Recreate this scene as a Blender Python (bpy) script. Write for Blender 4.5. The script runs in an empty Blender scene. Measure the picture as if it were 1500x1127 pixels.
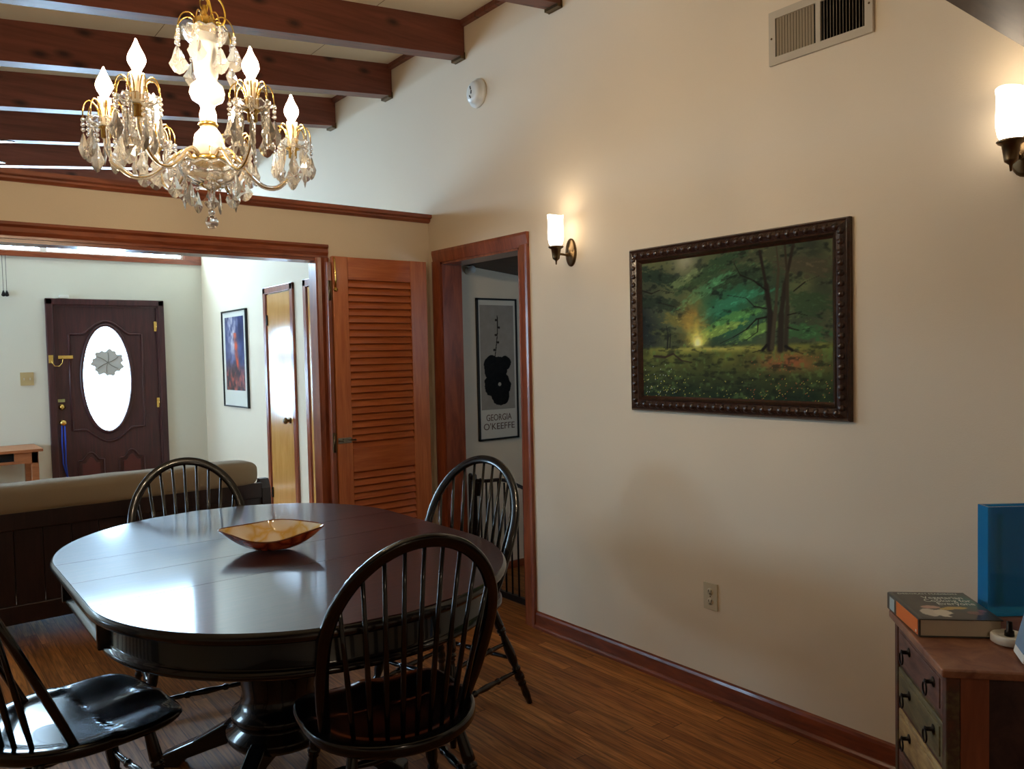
import bpy, math, random
import numpy as np
from mathutils import Vector, Matrix, noise as mnoise
PI = math.pi
SC = bpy.context.scene
COL = SC.collection
random.seed(4)

# ------------------------------------------------------------------ camera
CAM_H = 1.4727
cd = bpy.data.cameras.new('camera'); cam = bpy.data.objects.new('camera', cd); COL.objects.link(cam)
cd.sensor_fit = 'HORIZONTAL'; cd.sensor_width = 36.0; cd.lens = 36.0 * 1148.57 / 1500.0
cd.clip_start = 0.02
_r = Vector((0.78242873, -0.62234121, -0.02228657))
_u = -Vector((-0.04170864, -0.01666283, -0.99899086))
_f = Vector((0.62134183, 0.7825687, -0.03899449))
cam.matrix_world = Matrix(((_r.x, _u.x, -_f.x, 0), (_r.y, _u.y, -_f.y, 0), (_r.z, _u.z, -_f.z, CAM_H), (0, 0, 0, 1)))
SC.camera = cam

# ------------------------------------------------------------------ view + world
SC.view_settings.view_transform = 'Standard'; SC.view_settings.look = 'None'
SC.view_settings.gamma = 1.0; SC.view_settings.use_curve_mapping = False
SC.view_settings.exposure = 0.60
SKY = 18.0
w = bpy.data.worlds.new('sky'); SC.world = w; w.use_nodes = True
bg = w.node_tree.nodes['Background']; bg.inputs[0].default_value = (0.50, 0.75, 1.0, 1); bg.inputs[1].default_value = SKY

W = 2.6715      # long right wall
D = 4.171       # partition between dining and living room
F = 8.695       # front wall with the entrance door
LX = -3.6       # left outer wall
BY = -2.6       # wall behind the camera

def portal(name, loc, rot, sx, sy):
    l = bpy.data.lights.new(name, 'AREA'); l.shape = 'RECTANGLE'; l.size = sx; l.size_y = sy
    l.cycles.is_portal = True
    o = bpy.data.objects.new(name, l); COL.objects.link(o); o.location = loc; o.rotation_euler = rot
portal('clerestory_portal', ((LX + 2.48) / 2, F + 0.2, 2.80), (-PI / 2, 0, 0), 2.48 - LX, 0.5)
portal('door_glass_portal', (1.715, F + 0.2, 1.315), (-PI / 2, 0, 0), 0.45, 1.05)
portal('living_window_portal', (LX - 0.2, 6.7, 1.65), (0, -PI / 2, 0), 1.1, 1.9)

portal('added_hall_portal', (3.46, 1.75, 1.65), (PI / 2, 0, 0), 0.32, 0.26)  # portal at the unseen gap added to brighten the hall
# ------------------------------------------------------------------ materials
def lin(c):
    return tuple(((x / 12.92) if x <= 0.04045 else ((x + 0.055) / 1.055) ** 2.4) for x in c)
def C8(r, g, b): return lin((r / 255, g / 255, b / 255)) + (1,)

def newmat(name):
    m = bpy.data.materials.new(name); m.use_nodes = True
    nt = m.node_tree; return m, nt, nt.nodes['Principled BSDF']
def N(nt, t, **kw):
    n = nt.nodes.new(t)
    for k, v in kw.items(): setattr(n, k, v)
    return n
def plain(name, col, rough=0.5, metal=0.0, coat=0.0, emit=None, estr=0, bump=0, bscale=200, spec=0.5, vary=0.0):
    m, nt, b = newmat(name)
    b.inputs['Base Color'].default_value = col; b.inputs['Roughness'].default_value = rough
    b.inputs['Metallic'].default_value = metal; b.inputs['Coat Weight'].default_value = coat
    b.inputs['Specular IOR Level'].default_value = spec
    if emit: b.inputs['Emission Color'].default_value = emit; b.inputs['Emission Strength'].default_value = estr
    tc = N(nt, 'ShaderNodeTexCoord'); nz = N(nt, 'ShaderNodeTexNoise'); nz.inputs['Scale'].default_value = bscale
    nz.inputs['Detail'].default_value = 4
    nt.links.new(tc.outputs['Object'], nz.inputs['Vector'])
    if bump:
        bp = N(nt, 'ShaderNodeBump'); bp.inputs['Strength'].default_value = bump; bp.inputs['Distance'].default_value = 0.002
        nt.links.new(nz.outputs['Fac'], bp.inputs['Height']); nt.links.new(bp.outputs['Normal'], b.inputs['Normal'])
    if vary:
        n2 = N(nt, 'ShaderNodeTexNoise'); n2.inputs['Scale'].default_value = 2.5; n2.inputs['Detail'].default_value = 5
        nt.links.new(tc.outputs['Object'], n2.inputs['Vector'])
        mx = N(nt, 'ShaderNodeMix', data_type='RGBA'); nt.links.new(n2.outputs['Fac'], mx.inputs[0])
        mx.inputs[6].default_value = tuple(c * (1 - vary) for c in col[:3]) + (1,)
        mx.inputs[7].default_value = tuple(min(1, c * (1 + vary)) for c in col[:3]) + (1,)
        nt.links.new(mx.outputs[2], b.inputs['Base Color'])
    return m
def wood(name, dark, light, scale=(1, 1, 12), rough=0.4, coat=0.0, knots=0.0, gs=6.0, bump=0.15, coatr=0.1, spec=0.5):
    """grain runs along the axis with the small scale value"""
    m, nt, b = newmat(name)
    tc = N(nt, 'ShaderNodeTexCoord'); mp = N(nt, 'ShaderNodeMapping'); mp.inputs['Scale'].default_value = scale
    nt.links.new(tc.outputs['Object'], mp.inputs['Vector'])
    nz = N(nt, 'ShaderNodeTexNoise'); nz.inputs['Scale'].default_value = gs; nz.inputs['Detail'].default_value = 8
    nz.inputs['Roughness'].default_value = 0.62; nz.inputs['Distortion'].default_value = 0.6
    nt.links.new(mp.outputs[0], nz.inputs['Vector'])
    cr = N(nt, 'ShaderNodeValToRGB'); cr.color_ramp.elements[0].position = 0.33; cr.color_ramp.elements[1].position = 0.68
    cr.color_ramp.elements[0].color = dark; cr.color_ramp.elements[1].color = light
    nt.links.new(nz.outputs['Fac'], cr.inputs[0])
    out = cr.outputs[0]
    if knots:
        sp = N(nt, 'ShaderNodeSeparateXYZ'); nt.links.new(tc.outputs['Object'], sp.inputs[0])
        a1 = N(nt, 'ShaderNodeMath', operation='MULTIPLY'); nt.links.new(sp.outputs['X'], a1.inputs[0]); a1.inputs[1].default_value = 0.5
        a2 = N(nt, 'ShaderNodeMath', operation='MULTIPLY_ADD'); nt.links.new(sp.outputs['Y'], a2.inputs[0]); a2.inputs[1].default_value = 3.37; nt.links.new(sp.outputs['Z'], a2.inputs[2])
        cb = N(nt, 'ShaderNodeCombineXYZ'); nt.links.new(a1.outputs[0], cb.inputs[0]); nt.links.new(a2.outputs[0], cb.inputs[1])
        vo = N(nt, 'ShaderNodeTexVoronoi', voronoi_dimensions='2D'); vo.inputs['Scale'].default_value = 5.0
        nt.links.new(cb.outputs[0], vo.inputs['Vector'])
        mr = N(nt, 'ShaderNodeMapRange'); mr.inputs[1].default_value = 0.03; mr.inputs[2].default_value = 0.14
        mr.inputs[3].default_value = 1 - knots; mr.inputs[4].default_value = 1.0
        nt.links.new(vo.outputs['Distance'], mr.inputs[0])
        mx = N(nt, 'ShaderNodeMix', data_type='RGBA', blend_type='MULTIPLY'); mx.inputs[0].default_value = 1
        nt.links.new(out, mx.inputs[6]); nt.links.new(mr.outputs[0], mx.inputs[7]); out = mx.outputs[2]
    nt.links.new(out, b.inputs['Base Color'])
    b.inputs['Roughness'].default_value = rough; b.inputs['Coat Weight'].default_value = coat; b.inputs['Coat Roughness'].default_value = coatr
    b.inputs['Specular IOR Level'].default_value = spec
    bp = N(nt, 'ShaderNodeBump'); bp.inputs['Strength'].default_value = bump; bp.inputs['Distance'].default_value = 0.001
    nt.links.new(nz.outputs['Fac'], bp.inputs['Height']); nt.links.new(bp.outputs['Normal'], b.inputs['Normal'])
    return m
def planks(name, tones, width=0.057, length=1.1, rough=0.35):
    """strip oak: boards along Y"""
    m, nt, b = newmat(name)
    tc = N(nt, 'ShaderNodeTexCoord'); sp = N(nt, 'ShaderNodeSeparateXYZ'); nt.links.new(tc.outputs['Object'], sp.inputs[0])
    def math_(op, a, bb=None, v=None):
        n = N(nt, 'ShaderNodeMath', operation=op)
        nt.links.new(a, n.inputs[0])
        if bb is not None: nt.links.new(bb, n.inputs[1])
        if v is not None: n.inputs[1].default_value = v
        return n.outputs[0]
    xs = math_('DIVIDE', sp.outputs['X'], v=width); xi = math_('FLOOR', xs); xf = math_('FRACT', xs)
    wn = N(nt, 'ShaderNodeTexWhiteNoise', noise_dimensions='1D'); nt.links.new(xi, wn.inputs['W'])
    ys = math_('DIVIDE', sp.outputs['Y'], v=length); yo = math_('ADD', ys, wn.outputs['Value'])
    yi = math_('FLOOR', yo); yf = math_('FRACT', yo)
    cb = N(nt, 'ShaderNodeCombineXYZ'); nt.links.new(xi, cb.inputs[0]); nt.links.new(yi, cb.inputs[1])
    w2 = N(nt, 'ShaderNodeTexWhiteNoise', noise_dimensions='3D'); nt.links.new(cb.outputs[0], w2.inputs['Vector'])
    cr = N(nt, 'ShaderNodeValToRGB')
    els = cr.color_ramp.elements; els[0].color = tones[0]; els[1].color = tones[-1]
    for i, t in enumerate(tones[1:-1]):
        e = els.new((i + 1) / (len(tones) - 1)); e.color = t
    nt.links.new(w2.outputs['Value'], cr.inputs[0])
    mp = N(nt, 'ShaderNodeMapping'); mp.inputs['Scale'].default_value = (28, 1.6, 1)
    nt.links.new(tc.outputs['Object'], mp.inputs['Vector'])
    add = N(nt, 'ShaderNodeVectorMath', operation='ADD'); nt.links.new(mp.outputs[0], add.inputs[0]); nt.links.new(w2.outputs['Color'], add.inputs[1])
    nz = N(nt, 'ShaderNodeTexNoise'); nz.inputs['Scale'].default_value = 2.4; nz.inputs['Detail'].default_value = 8; nz.inputs['Distortion'].default_value = 1.2
    nt.links.new(add.outputs[0], nz.inputs['Vector'])
    gr = N(nt, 'ShaderNodeMapRange'); gr.inputs[1].default_value = 0.35; gr.inputs[2].default_value = 0.65; gr.inputs[3].default_value = 0.5; gr.inputs[4].default_value = 1.2; b.inputs['Specular IOR Level'].default_value = 0.3
    nt.links.new(nz.outputs['Fac'], gr.inputs[0])
    mx = N(nt, 'ShaderNodeMix', data_type='RGBA', blend_type='MULTIPLY'); mx.inputs[0].default_value = 1
    nt.links.new(cr.outputs[0], mx.inputs[6]); nt.links.new(gr.outputs[0], mx.inputs[7])
    e1 = math_('LESS_THAN', xf, v=0.035); e2 = math_('LESS_THAN', yf, v=0.003)
    gap = math_('MAXIMUM', e1, e2)
    m2 = N(nt, 'ShaderNodeMix', data_type='RGBA'); nt.links.new(gap, m2.inputs[0]); nt.links.new(mx.outputs[2], m2.inputs[6])
    m2.inputs[7].default_value = tuple(c * 0.3 for c in tones[0][:3]) + (1,)
    nt.links.new(m2.outputs[2], b.inputs['Base Color'])
    b.inputs['Roughness'].default_value = rough
    bp = N(nt, 'ShaderNodeBump'); bp.inputs['Strength'].default_value = 0.15; bp.inputs['Distance'].default_value = 0.001
    nt.links.new(nz.outputs['Fac'], bp.inputs['Height']); nt.links.new(bp.outputs['Normal'], b.inputs['Normal'])
    return m
def vcol(name, rough=0.5, coat=0.0):
    m, nt, b = newmat(name)
    a = N(nt, 'ShaderNodeVertexColor', layer_name='paint'); nt.links.new(a.outputs[0], b.inputs['Base Color'])
    b.inputs['Roughness'].default_value = rough; b.inputs['Coat Weight'].default_value = coat; b.inputs['Coat Roughness'].default_value = 0.08; b.inputs['Specular IOR Level'].default_value = 0.15
    return m
def glassy(name, col=(1, 1, 1, 1), rough=0.0, ior=1.5, white=0.0, whitecol=(1, 1, 1, 1)):
    m, nt, b = newmat(name)
    b.inputs['Base Color'].default_value = col; b.inputs['Roughness'].default_value = rough
    b.inputs['Transmission Weight'].default_value = 1 - white; b.inputs['IOR'].default_value = ior
    return m

M = {}
M['wall'] = plain('wall_paint', C8(224, 208, 184), 0.85, bump=0.25, bscale=260, vary=0.02)
M['wall_cool'] = plain('living_wall_paint', C8(222, 220, 206), 0.8, bump=0.2, bscale=260)
M['ceiling'] = plain('ceiling_board', C8(234, 224, 200), 0.8, bump=0.1, bscale=120)
M['beam'] = wood('redwood_beam', C8(94, 48, 36), C8(128, 72, 56), (0.55, 9, 9), 0.36, 0.0, knots=0.8, gs=3.0)
M['trim'] = wood('cherry_trim', C8(112, 52, 32), C8(158, 84, 52), (5, 5, 0.8), 0.3, 0.3, gs=5)
M['trimx'] = wood('cherry_trim_across', C8(112, 52, 32), C8(158, 84, 52), (0.8, 5, 5), 0.3, 0.3, gs=5)
M['trimy'] = wood('cherry_trim_long', C8(96, 42, 24), C8(140, 68, 38), (5, 0.8, 5), 0.3, 0.3, gs=5)
M['louver'] = wood('honey_pine', C8(172, 90, 46), C8(204, 122, 70), (9, 9, 0.7), 0.36, 0.25, gs=5)
M['louverx'] = wood('honey_pine_across', C8(168, 84, 42), C8(198, 112, 62), (0.7, 9, 9), 0.36, 0.25, gs=5)
M['plywood'] = wood('birch_plywood', C8(196, 138, 68), C8(214, 158, 88), (4, 4, 0.7), 0.22, 0.8, gs=4, coatr=0.12)
M['mahog'] = wood('mahogany_door', C8(56, 28, 32), C8(82, 42, 44), (8, 8, 0.6), 0.38, 0.1, gs=5)
M['floor'] = planks('oak_floor', [C8(136, 80, 36), C8(166, 104, 48), C8(150, 90, 42), C8(188, 122, 60)], rough=0.55)
M['black'] = plain('black_lacquer', C8(12, 10, 11), 0.24, spec=0.35, coat=0.45, bump=0.06, bscale=60)
M['tabletop'] = wood('espresso_top', C8(40, 20, 18), C8(62, 32, 28), (1.2, 14, 6), 0.42, 0.6, gs=6, bump=0.05, coatr=0.085, spec=0.3)
M['blackwood'] = wood('black_wood', C8(12, 10, 11), C8(24, 19, 20), (6, 6, 2), 0.24, 0.3, gs=5, bump=0.1)
M['darkwood'] = wood('dark_sofa_wood', C8(26, 13, 13), C8(44, 24, 22), (9, 9, 0.8), 0.38, gs=4)
M['fabric'] = plain('taupe_fabric', C8(140, 122, 98), 0.95, bump=0.5, bscale=500, vary=0.12)
M['brass'] = plain('brass', C8(226, 190, 108), 0.25, 1.0)
M['antique'] = plain('antique_brass', C8(112, 92, 66), 0.35, 1.0)
M['steel'] = plain('zinc_steel', C8(150, 150, 140), 0.35, 1.0)
M['iron'] = plain('black_iron', C8(26, 21, 20), 0.4, 0.6)
M['white'] = plain('white_plastic', C8(228, 226, 218), 0.35)
M['ivory'] = plain('ivory_plastic', C8(198, 186, 158), 0.4)
M['beigeplate'] = plain('beige_plate', C8(190, 168, 120), 0.4)
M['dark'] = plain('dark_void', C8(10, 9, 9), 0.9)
M['ventmetal'] = plain('vent_enamel', C8(188, 176, 156), 0.45)
M['frame_orn'] = wood('carved_frame', C8(30, 17, 12), C8(66, 38, 24), (6, 6, 6), 0.28, 0.2, gs=9, bump=0.5)
M['blackframe'] = plain('black_frame', C8(14, 13, 13), 0.35)
M['mat'] = plain('mat_board', C8(206, 200, 186), 0.8)
M['ink'] = plain('print_ink', C8(96, 70, 56), 0.8)
M['sbulb'] = plain('lit_sconce_bulb', (1, 1, 1, 1), 0.3, emit=(1.0, 0.83, 0.62, 1), estr=16)
M['bulb'] = plain('lit_bulb', (1, 1, 1, 1), 0.3, emit=(1.0, 0.79, 0.53, 1), estr=225)
M['shade'] = plain('lit_opal_shade', (1, 0.97, 0.9, 1), 0.4, emit=(1.0, 0.86, 0.68, 1), estr=3.8)
M['crystal'] = glassy('crystal', (1, 0.985, 0.95, 1), 0.015, 1.5, 0.11)
M['candle'] = plain('candle_sleeve', C8(245, 236, 214), 0.35)
M['milk'] = plain('column_glass', (0.95, 0.93, 0.88, 1), 0.08, coat=0.5); M['milk'].node_tree.nodes['Principled BSDF'].inputs['Transmission Weight'].default_value = 0.45
M['winglass'] = glassy('window_glass', (1, 1, 1, 1), 0.0, 1.02)
M['frost'] = glassy('frosted_glass', (0.93, 0.97, 1, 1), 0.25, 1.1)
M['came'] = plain('etched_flower', C8(206, 208, 206), 0.5); 
M['blueglass'] = glassy('blue_glass', (0.04, 0.40, 0.80, 1), 0.03, 1.45, 0.4)
M['blueband'] = plain('vase_streak', C8(110, 150, 170), 0.2)
M['blueband'].node_tree.nodes['Principled BSDF'].inputs['Transmission Weight'].default_value = 0.3
M['strap'] = plain('blue_strap', C8(40, 74, 190), 0.6)
M['paper'] = plain('page_edges', C8(196, 180, 156), 0.85, bump=0.4, bscale=900)
M['orange'] = plain('orange_spine', C8(224, 112, 40), 0.45)
M['bookdark'] = plain('dark_cover', C8(62, 58, 50), 0.35, coat=0.3)
M['bookink'] = plain('pale_print', C8(214, 218, 204), 0.5)
M['bluegrey'] = plain('blue_grey_panel', C8(112, 138, 162), 0.5)
M['tan'] = wood('tan_desk', C8(150, 92, 56), C8(178, 114, 72), (0.8, 8, 8), 0.4, gs=5)
M['screen'] = plain('detector_grille', C8(40, 36, 32), 0.6)
M['outside'] = plain('outdoor_ground', C8(170, 170, 165), 0.9)
M['fanmetal'] = plain('fan_blade', C8(58, 50, 46), 0.3, coat=0.4)
M['fill_lamp'] = plain('fill_lamp_emission', (1, 1, 1, 1), 0.4, emit=(1.0, 0.80, 0.57, 1), estr=20)  # emission of the fill lamp added behind the camera

# distressed painted chest
def distressed():
    m, nt, b = newmat('distressed_chest')
    tc = N(nt, 'ShaderNodeTexCoord')
    nz = N(nt, 'ShaderNodeTexNoise'); nz.inputs['Scale'].default_value = 9; nz.inputs['Detail'].default_value = 9; nz.inputs['Roughness'].default_value = 0.65
    nt.links.new(tc.outputs['Object'], nz.inputs['Vector'])
    cr = N(nt, 'ShaderNodeValToRGB'); e = cr.color_ramp.elements
    e[0].position = 0.3; e[0].color = C8(50, 30, 24); e[1].position = 0.72; e[1].color = C8(146, 116, 78)
    for p, c in ((0.42, C8(92, 52, 36)), (0.5, C8(70, 50, 40)), (0.58, C8(92, 84, 56)), (0.64, C8(116, 70, 44))):
        x = e.new(p); x.color = c
    nt.links.new(nz.outputs['Fac'], cr.inputs[0]); nt.links.new(cr.outputs[0], b.inputs['Base Color'])
    b.inputs['Roughness'].default_value = 0.45
    bp = N(nt, 'ShaderNodeBump'); bp.inputs['Strength'].default_value = 0.3; bp.inputs['Distance'].default_value = 0.002
    nt.links.new(nz.outputs['Fac'], bp.inputs['Height']); nt.links.new(bp.outputs['Normal'], b.inputs['Normal'])
    return m
M['chest'] = distressed()
M['chesttop'] = wood('worn_top', C8(104, 58, 44), C8(160, 112, 82), (3, 3, 3), 0.42, gs=4)
M['chestgreen'] = wood('worn_green_drawer', C8(72, 66, 42), C8(120, 108, 72), (2, 2, 6), 0.5, gs=6)
M['chestpurple'] = wood('worn_plum_drawer', C8(74, 50, 42), C8(122, 84, 68), (2, 2, 6), 0.5, gs=6)
M['chestcream'] = wood('worn_cream_drawer', C8(128, 98, 66), C8(196, 170, 116), (2, 2, 6), 0.5, gs=6)
M['chestpost'] = wood('rust_post', C8(110, 56, 36), C8(140, 80, 52), (6, 6, 1), 0.45, gs=4)
M['chestpanel'] = wood('aubergine_panel', C8(30, 18, 24), C8(62, 42, 42), (4, 4, 4), 0.4, gs=5)

# marbled bowl
def marbled(name, a, b_, c, sc=14):
    m, nt, b = newmat(name)
    tc = N(nt, 'ShaderNodeTexCoord'); nz = N(nt, 'ShaderNodeTexVoronoi'); nz.inputs['Scale'].default_value = sc
    n2 = N(nt, 'ShaderNodeTexNoise'); n2.inputs['Scale'].default_value = 8; n2.inputs['Detail'].default_value = 3
    nt.links.new(tc.outputs['Object'], n2.inputs['Vector'])
    add = N(nt, 'ShaderNodeVectorMath', operation='MULTIPLY_ADD'); add.inputs[1].default_value = (0.12,) * 3
    nt.links.new(n2.outputs['Color'], add.inputs[0]); nt.links.new(tc.outputs['Object'], add.inputs[2]); nt.links.new(add.outputs[0], nz.inputs['Vector'])
    nz.feature = 'DISTANCE_TO_EDGE'
    cr = N(nt, 'ShaderNodeValToRGB'); e = cr.color_ramp.elements; e[0].position = 0.0; e[0].color = a; e[1].position = 0.5; e[1].color = c
    x = e.new(0.16); x.color = b_
    nt.links.new(nz.outputs['Distance'], cr.inputs[0]); nt.links.new(cr.outputs[0], b.inputs['Base Color'])
    b.inputs['Roughness'].default_value = 0.12; b.inputs['Coat Weight'].default_value = 0.6
    return m
def _glow(m):
    b = m.node_tree.nodes['Principled BSDF']; b.inputs['Transmission Weight'].default_value = 0.18; b.inputs['Roughness'].default_value = 0.2; b.inputs['IOR'].default_value = 1.2; return m
M['bowl_out'] = marbled('orange_marbled_glass', C8(150, 44, 22), C8(236, 96, 48), C8(244, 150, 104), 11)
M['bowl_in'] = marbled('cream_marbled_glass', C8(232, 190, 100), C8(242, 230, 204), C8(246, 240, 228), 11)

_glow(M['bowl_out']); _glow(M['bowl_in'])
# ------------------------------------------------------------------ mesh builder
class MB:
    def __init__(s): s.v = []; s.f = []; s.sm = []; s.mi = []
    def add(s, vs, fs, smooth=False, mi=0):
        o = len(s.v); s.v += [tuple(p) for p in vs]
        for f in fs: s.f.append(tuple(o + i for i in f)); s.sm.append(smooth); s.mi.append(mi)
        return s
    def box(s, lo, hi, mi=0, bev=0.0, mat=None):
        x0, y0, z0 = lo; x1, y1, z1 = hi
        if bev <= 0:
            vs = [(x, y, z) for x in (x0, x1) for y in (y0, y1) for z in (z0, z1)]
            fs = [(0, 1, 3, 2), (4, 6, 7, 5), (0, 4, 5, 1), (2, 3, 7, 6), (0, 2, 6, 4), (1, 5, 7, 3)]
        else:
            import bmesh
            bm = bmesh.new(); bmesh.ops.create_cube(bm, size=1)
            for v in bm.verts:
                v.co = Vector(((x0 + x1) / 2 + v.co.x * (x1 - x0), (y0 + y1) / 2 + v.co.y * (y1 - y0), (z0 + z1) / 2 + v.co.z * (z1 - z0)))
            b = min(bev, 0.45 * min(x1 - x0, y1 - y0, z1 - z0))
            bmesh.ops.bevel(bm, geom=bm.edges[:], offset=b, segments=2, profile=0.5, affect='EDGES')
            bm.verts.index_update(); vs = [v.co.copy() for v in bm.verts]; fs = [[v.index for v in f.verts] for f in bm.faces]; bm.free()
        if mat is not None: vs = [mat @ Vector(p) for p in vs]
        return s.add(vs, fs, False, mi)
    def lathe(s, prof, p0=(0, 0, 0), axis=(0, 0, 1), seg=20, mi=0, smooth=True, cap=True):
        """prof: list of (distance along the axis, radius)"""
        a = Vector(axis).normalized(); t = Vector((1, 0, 0)) if abs(a.x) < 0.9 else Vector((0, 1, 0))
        u = a.cross(t).normalized(); v = a.cross(u); P = Vector(p0); vs = []; fs = []
        for d, r in prof:
            for i in range(seg):
                an = 2 * PI * i / seg; vs.append(P + a * d + u * (r * math.cos(an)) + v * (r * math.sin(an)))
        for j in range(len(prof) - 1):
            for i in range(seg):
                k = (i + 1) % seg; fs.append((j * seg + i, j * seg + k, (j + 1) * seg + k, (j + 1) * seg + i))
        if cap:
            fs.append(tuple(range(seg - 1, -1, -1))); fs.append(tuple((len(prof) - 1) * seg + i for i in range(seg)))
        return s.add(vs, fs, smooth, mi)
    def turned(s, p0, p1, prof, seg=14, mi=0):
        p0 = Vector(p0); p1 = Vector(p1); L = (p1 - p0).length
        return s.lathe([(t * L, r) for t, r in prof], p0, p1 - p0, seg, mi)
    def tube(s, pts, r, seg=8, mi=0, closed=False, cap=True, flat=None):
        """sweep; r number or list; flat=(normal dir, half thickness along it): r is then half width"""
        pts = [Vector(p) for p in pts]; n = len(pts); rs = r if isinstance(r, (list, tuple)) else [r] * n; vs = []; fs = []; up = None
        for i, p in enumerate(pts):
            a = pts[(i - 1) % n] if (i > 0 or closed) else p; b = pts[(i + 1) % n] if (i < n - 1 or closed) else p
            t = (b - a).normalized()
            if flat:
                nn = Vector(flat[0]); u = (nn - t * nn.dot(t)).normalized(); v = t.cross(u)
                for k in range(seg):
                    an = 2 * PI * k / seg; c = math.cos(an); d = math.sin(an)
                    e = 0.6
                    vs.append(p + u * (flat[1] * math.copysign(abs(c) ** e, c)) + v * (rs[i] * math.copysign(abs(d) ** e, d)))
                continue
            if up is None: up = Vector((0, 0, 1)) if abs(t.z) < 0.9 else Vector((1, 0, 0))
            u = (up - t * up.dot(t)).normalized(); up = u; v = t.cross(u)
            for k in range(seg):
                an = 2 * PI * k / seg; vs.append(p + (u * math.cos(an) + v * math.sin(an)) * rs[i])
        m = n if closed else n - 1
        for i in range(m):
            j = (i + 1) % n
            for k in range(seg):
                l = (k + 1) % seg; fs.append((i * seg + k, i * seg + l, j * seg + l, j * seg + k))
        if not closed and cap:
            fs.append(tuple(range(seg - 1, -1, -1))); fs.append(tuple((n - 1) * seg + k for k in range(seg)))
        return s.add(vs, fs, True, mi)
    def prism(s, poly, o, ax, ay, h, mi=0, smooth=False):
        """extrude 2-D polygon (in axes ax, ay at origin o) by vector h"""
        o = Vector(o); ax = Vector(ax); ay = Vector(ay); h = Vector(h); n = len(poly)
        vs = [o + ax * a + ay * b for a, b in poly]; vs += [p + h for p in vs]
        fs = [tuple(range(n)), tuple(range(2 * n - 1, n - 1, -1))] + [(i, i + n, (i + 1) % n + n, (i + 1) % n) for i in range(n)]
        return s.add(vs, fs, smooth, mi)
    def sphere(s, c, r, seg=12, ring=8, sc=(1, 1, 1), mi=0):
        c = Vector(c); vs = [c + Vector((0, 0, r * sc[2]))]; fs = []
        for j in range(1, ring):
            th = PI * j / ring
            for i in range(seg):
                ph = 2 * PI * i / seg
                vs.append(c + Vector((r * sc[0] * math.sin(th) * math.cos(ph), r * sc[1] * math.sin(th) * math.sin(ph), r * sc[2] * math.cos(th))))
        vs.append(c - Vector((0, 0, r * sc[2]))); L = len(vs) - 1
        for i in range(seg): fs.append((0, 1 + i, 1 + (i + 1) % seg)); fs.append((L, L - seg + (i + 1) % seg, L - seg + i))
        for j in range(ring - 2):
            for i in range(seg):
                k = (i + 1) % seg; a = 1 + j * seg; b = a + seg; fs.append((a + i, b + i, b + k, a + k))
        return s.add(vs, fs, True, mi)
    def build(s, name, mats, parent=None, fixn=True, bevel=0.0):
        me = bpy.data.meshes.new(name); me.from_pydata(s.v, [], s.f)
        for m in (mats if isinstance(mats, (list, tuple)) else [mats]): me.materials.append(m)
        me.polygons.foreach_set('use_smooth', s.sm); me.polygons.foreach_set('material_index', s.mi)
        if fixn:
            import bmesh
            bm = bmesh.new(); bm.from_mesh(me); bmesh.ops.recalc_face_normals(bm, faces=bm.faces[:]); bm.to_mesh(me); bm.free()
        me.update()
        o = bpy.data.objects.new(name, me); COL.objects.link(o)
        if parent is not None: o.parent = parent
        if bevel:
            md = o.modifiers.new('bevel', 'BEVEL'); md.width = bevel; md.segments = 2; md.limit_method = 'ANGLE'
        return o

def tag(o, label, cat, group=None, kind=None):
    o['label'] = label; o['category'] = cat
    if group: o['group'] = group
    if kind: o['kind'] = kind
    return o
def thing(name, loc, label, cat, rz=0.0, group=None):
    o = bpy.data.objects.new(name, None); COL.objects.link(o); o.location = loc; o.rotation_euler = (0, 0, rz); o.empty_display_size = 0.1
    return tag(o, label, cat, group)
def struct(o, label=None):
    o['kind'] = 'structure'
    if label: o['label'] = label
    return o
def kids(o): return [c for c in bpy.data.objects if c.parent == o]
def copy_tree(o, parent=None):
    c = o.copy(); COL.objects.link(c)
    if parent is not None: c.parent = parent
    for ch in kids(o): copy_tree(ch, c)
    return c
def text(name, s, size, mat, parent, origin, ax, ay, width=None, depth=0.0006, space=1.0):
    """lettering as a mesh; ax = reading direction, ay = up on the page"""
    cu = bpy.data.curves.new(name, 'FONT'); cu.body = s; cu.size = size; cu.extrude = depth; cu.resolution_u = 3; cu.space_character = space
    t = bpy.data.objects.new(name, cu); COL.objects.link(t)
    bpy.context.view_layer.update()
    me = bpy.data.meshes.new_from_object(t.evaluated_get(bpy.context.evaluated_depsgraph_get()))
    bpy.data.objects.remove(t)
    xs = [v.co.x for v in me.vertices]; k = 1.0 if not width else width / (max(xs) - min(xs)); x0 = min(xs)
    ax = Vector(ax).normalized(); ay = Vector(ay).normalized(); az = ax.cross(ay); o = Vector(origin)
    for v in me.vertices: v.co = o + ax * ((v.co.x - x0) * k) + ay * v.co.y + az * v.co.z
    me.materials.clear(); me.materials.append(mat)
    ob = bpy.data.objects.new(name, me); COL.objects.link(ob)
    if parent is not None: ob.parent = parent
    return ob
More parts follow.
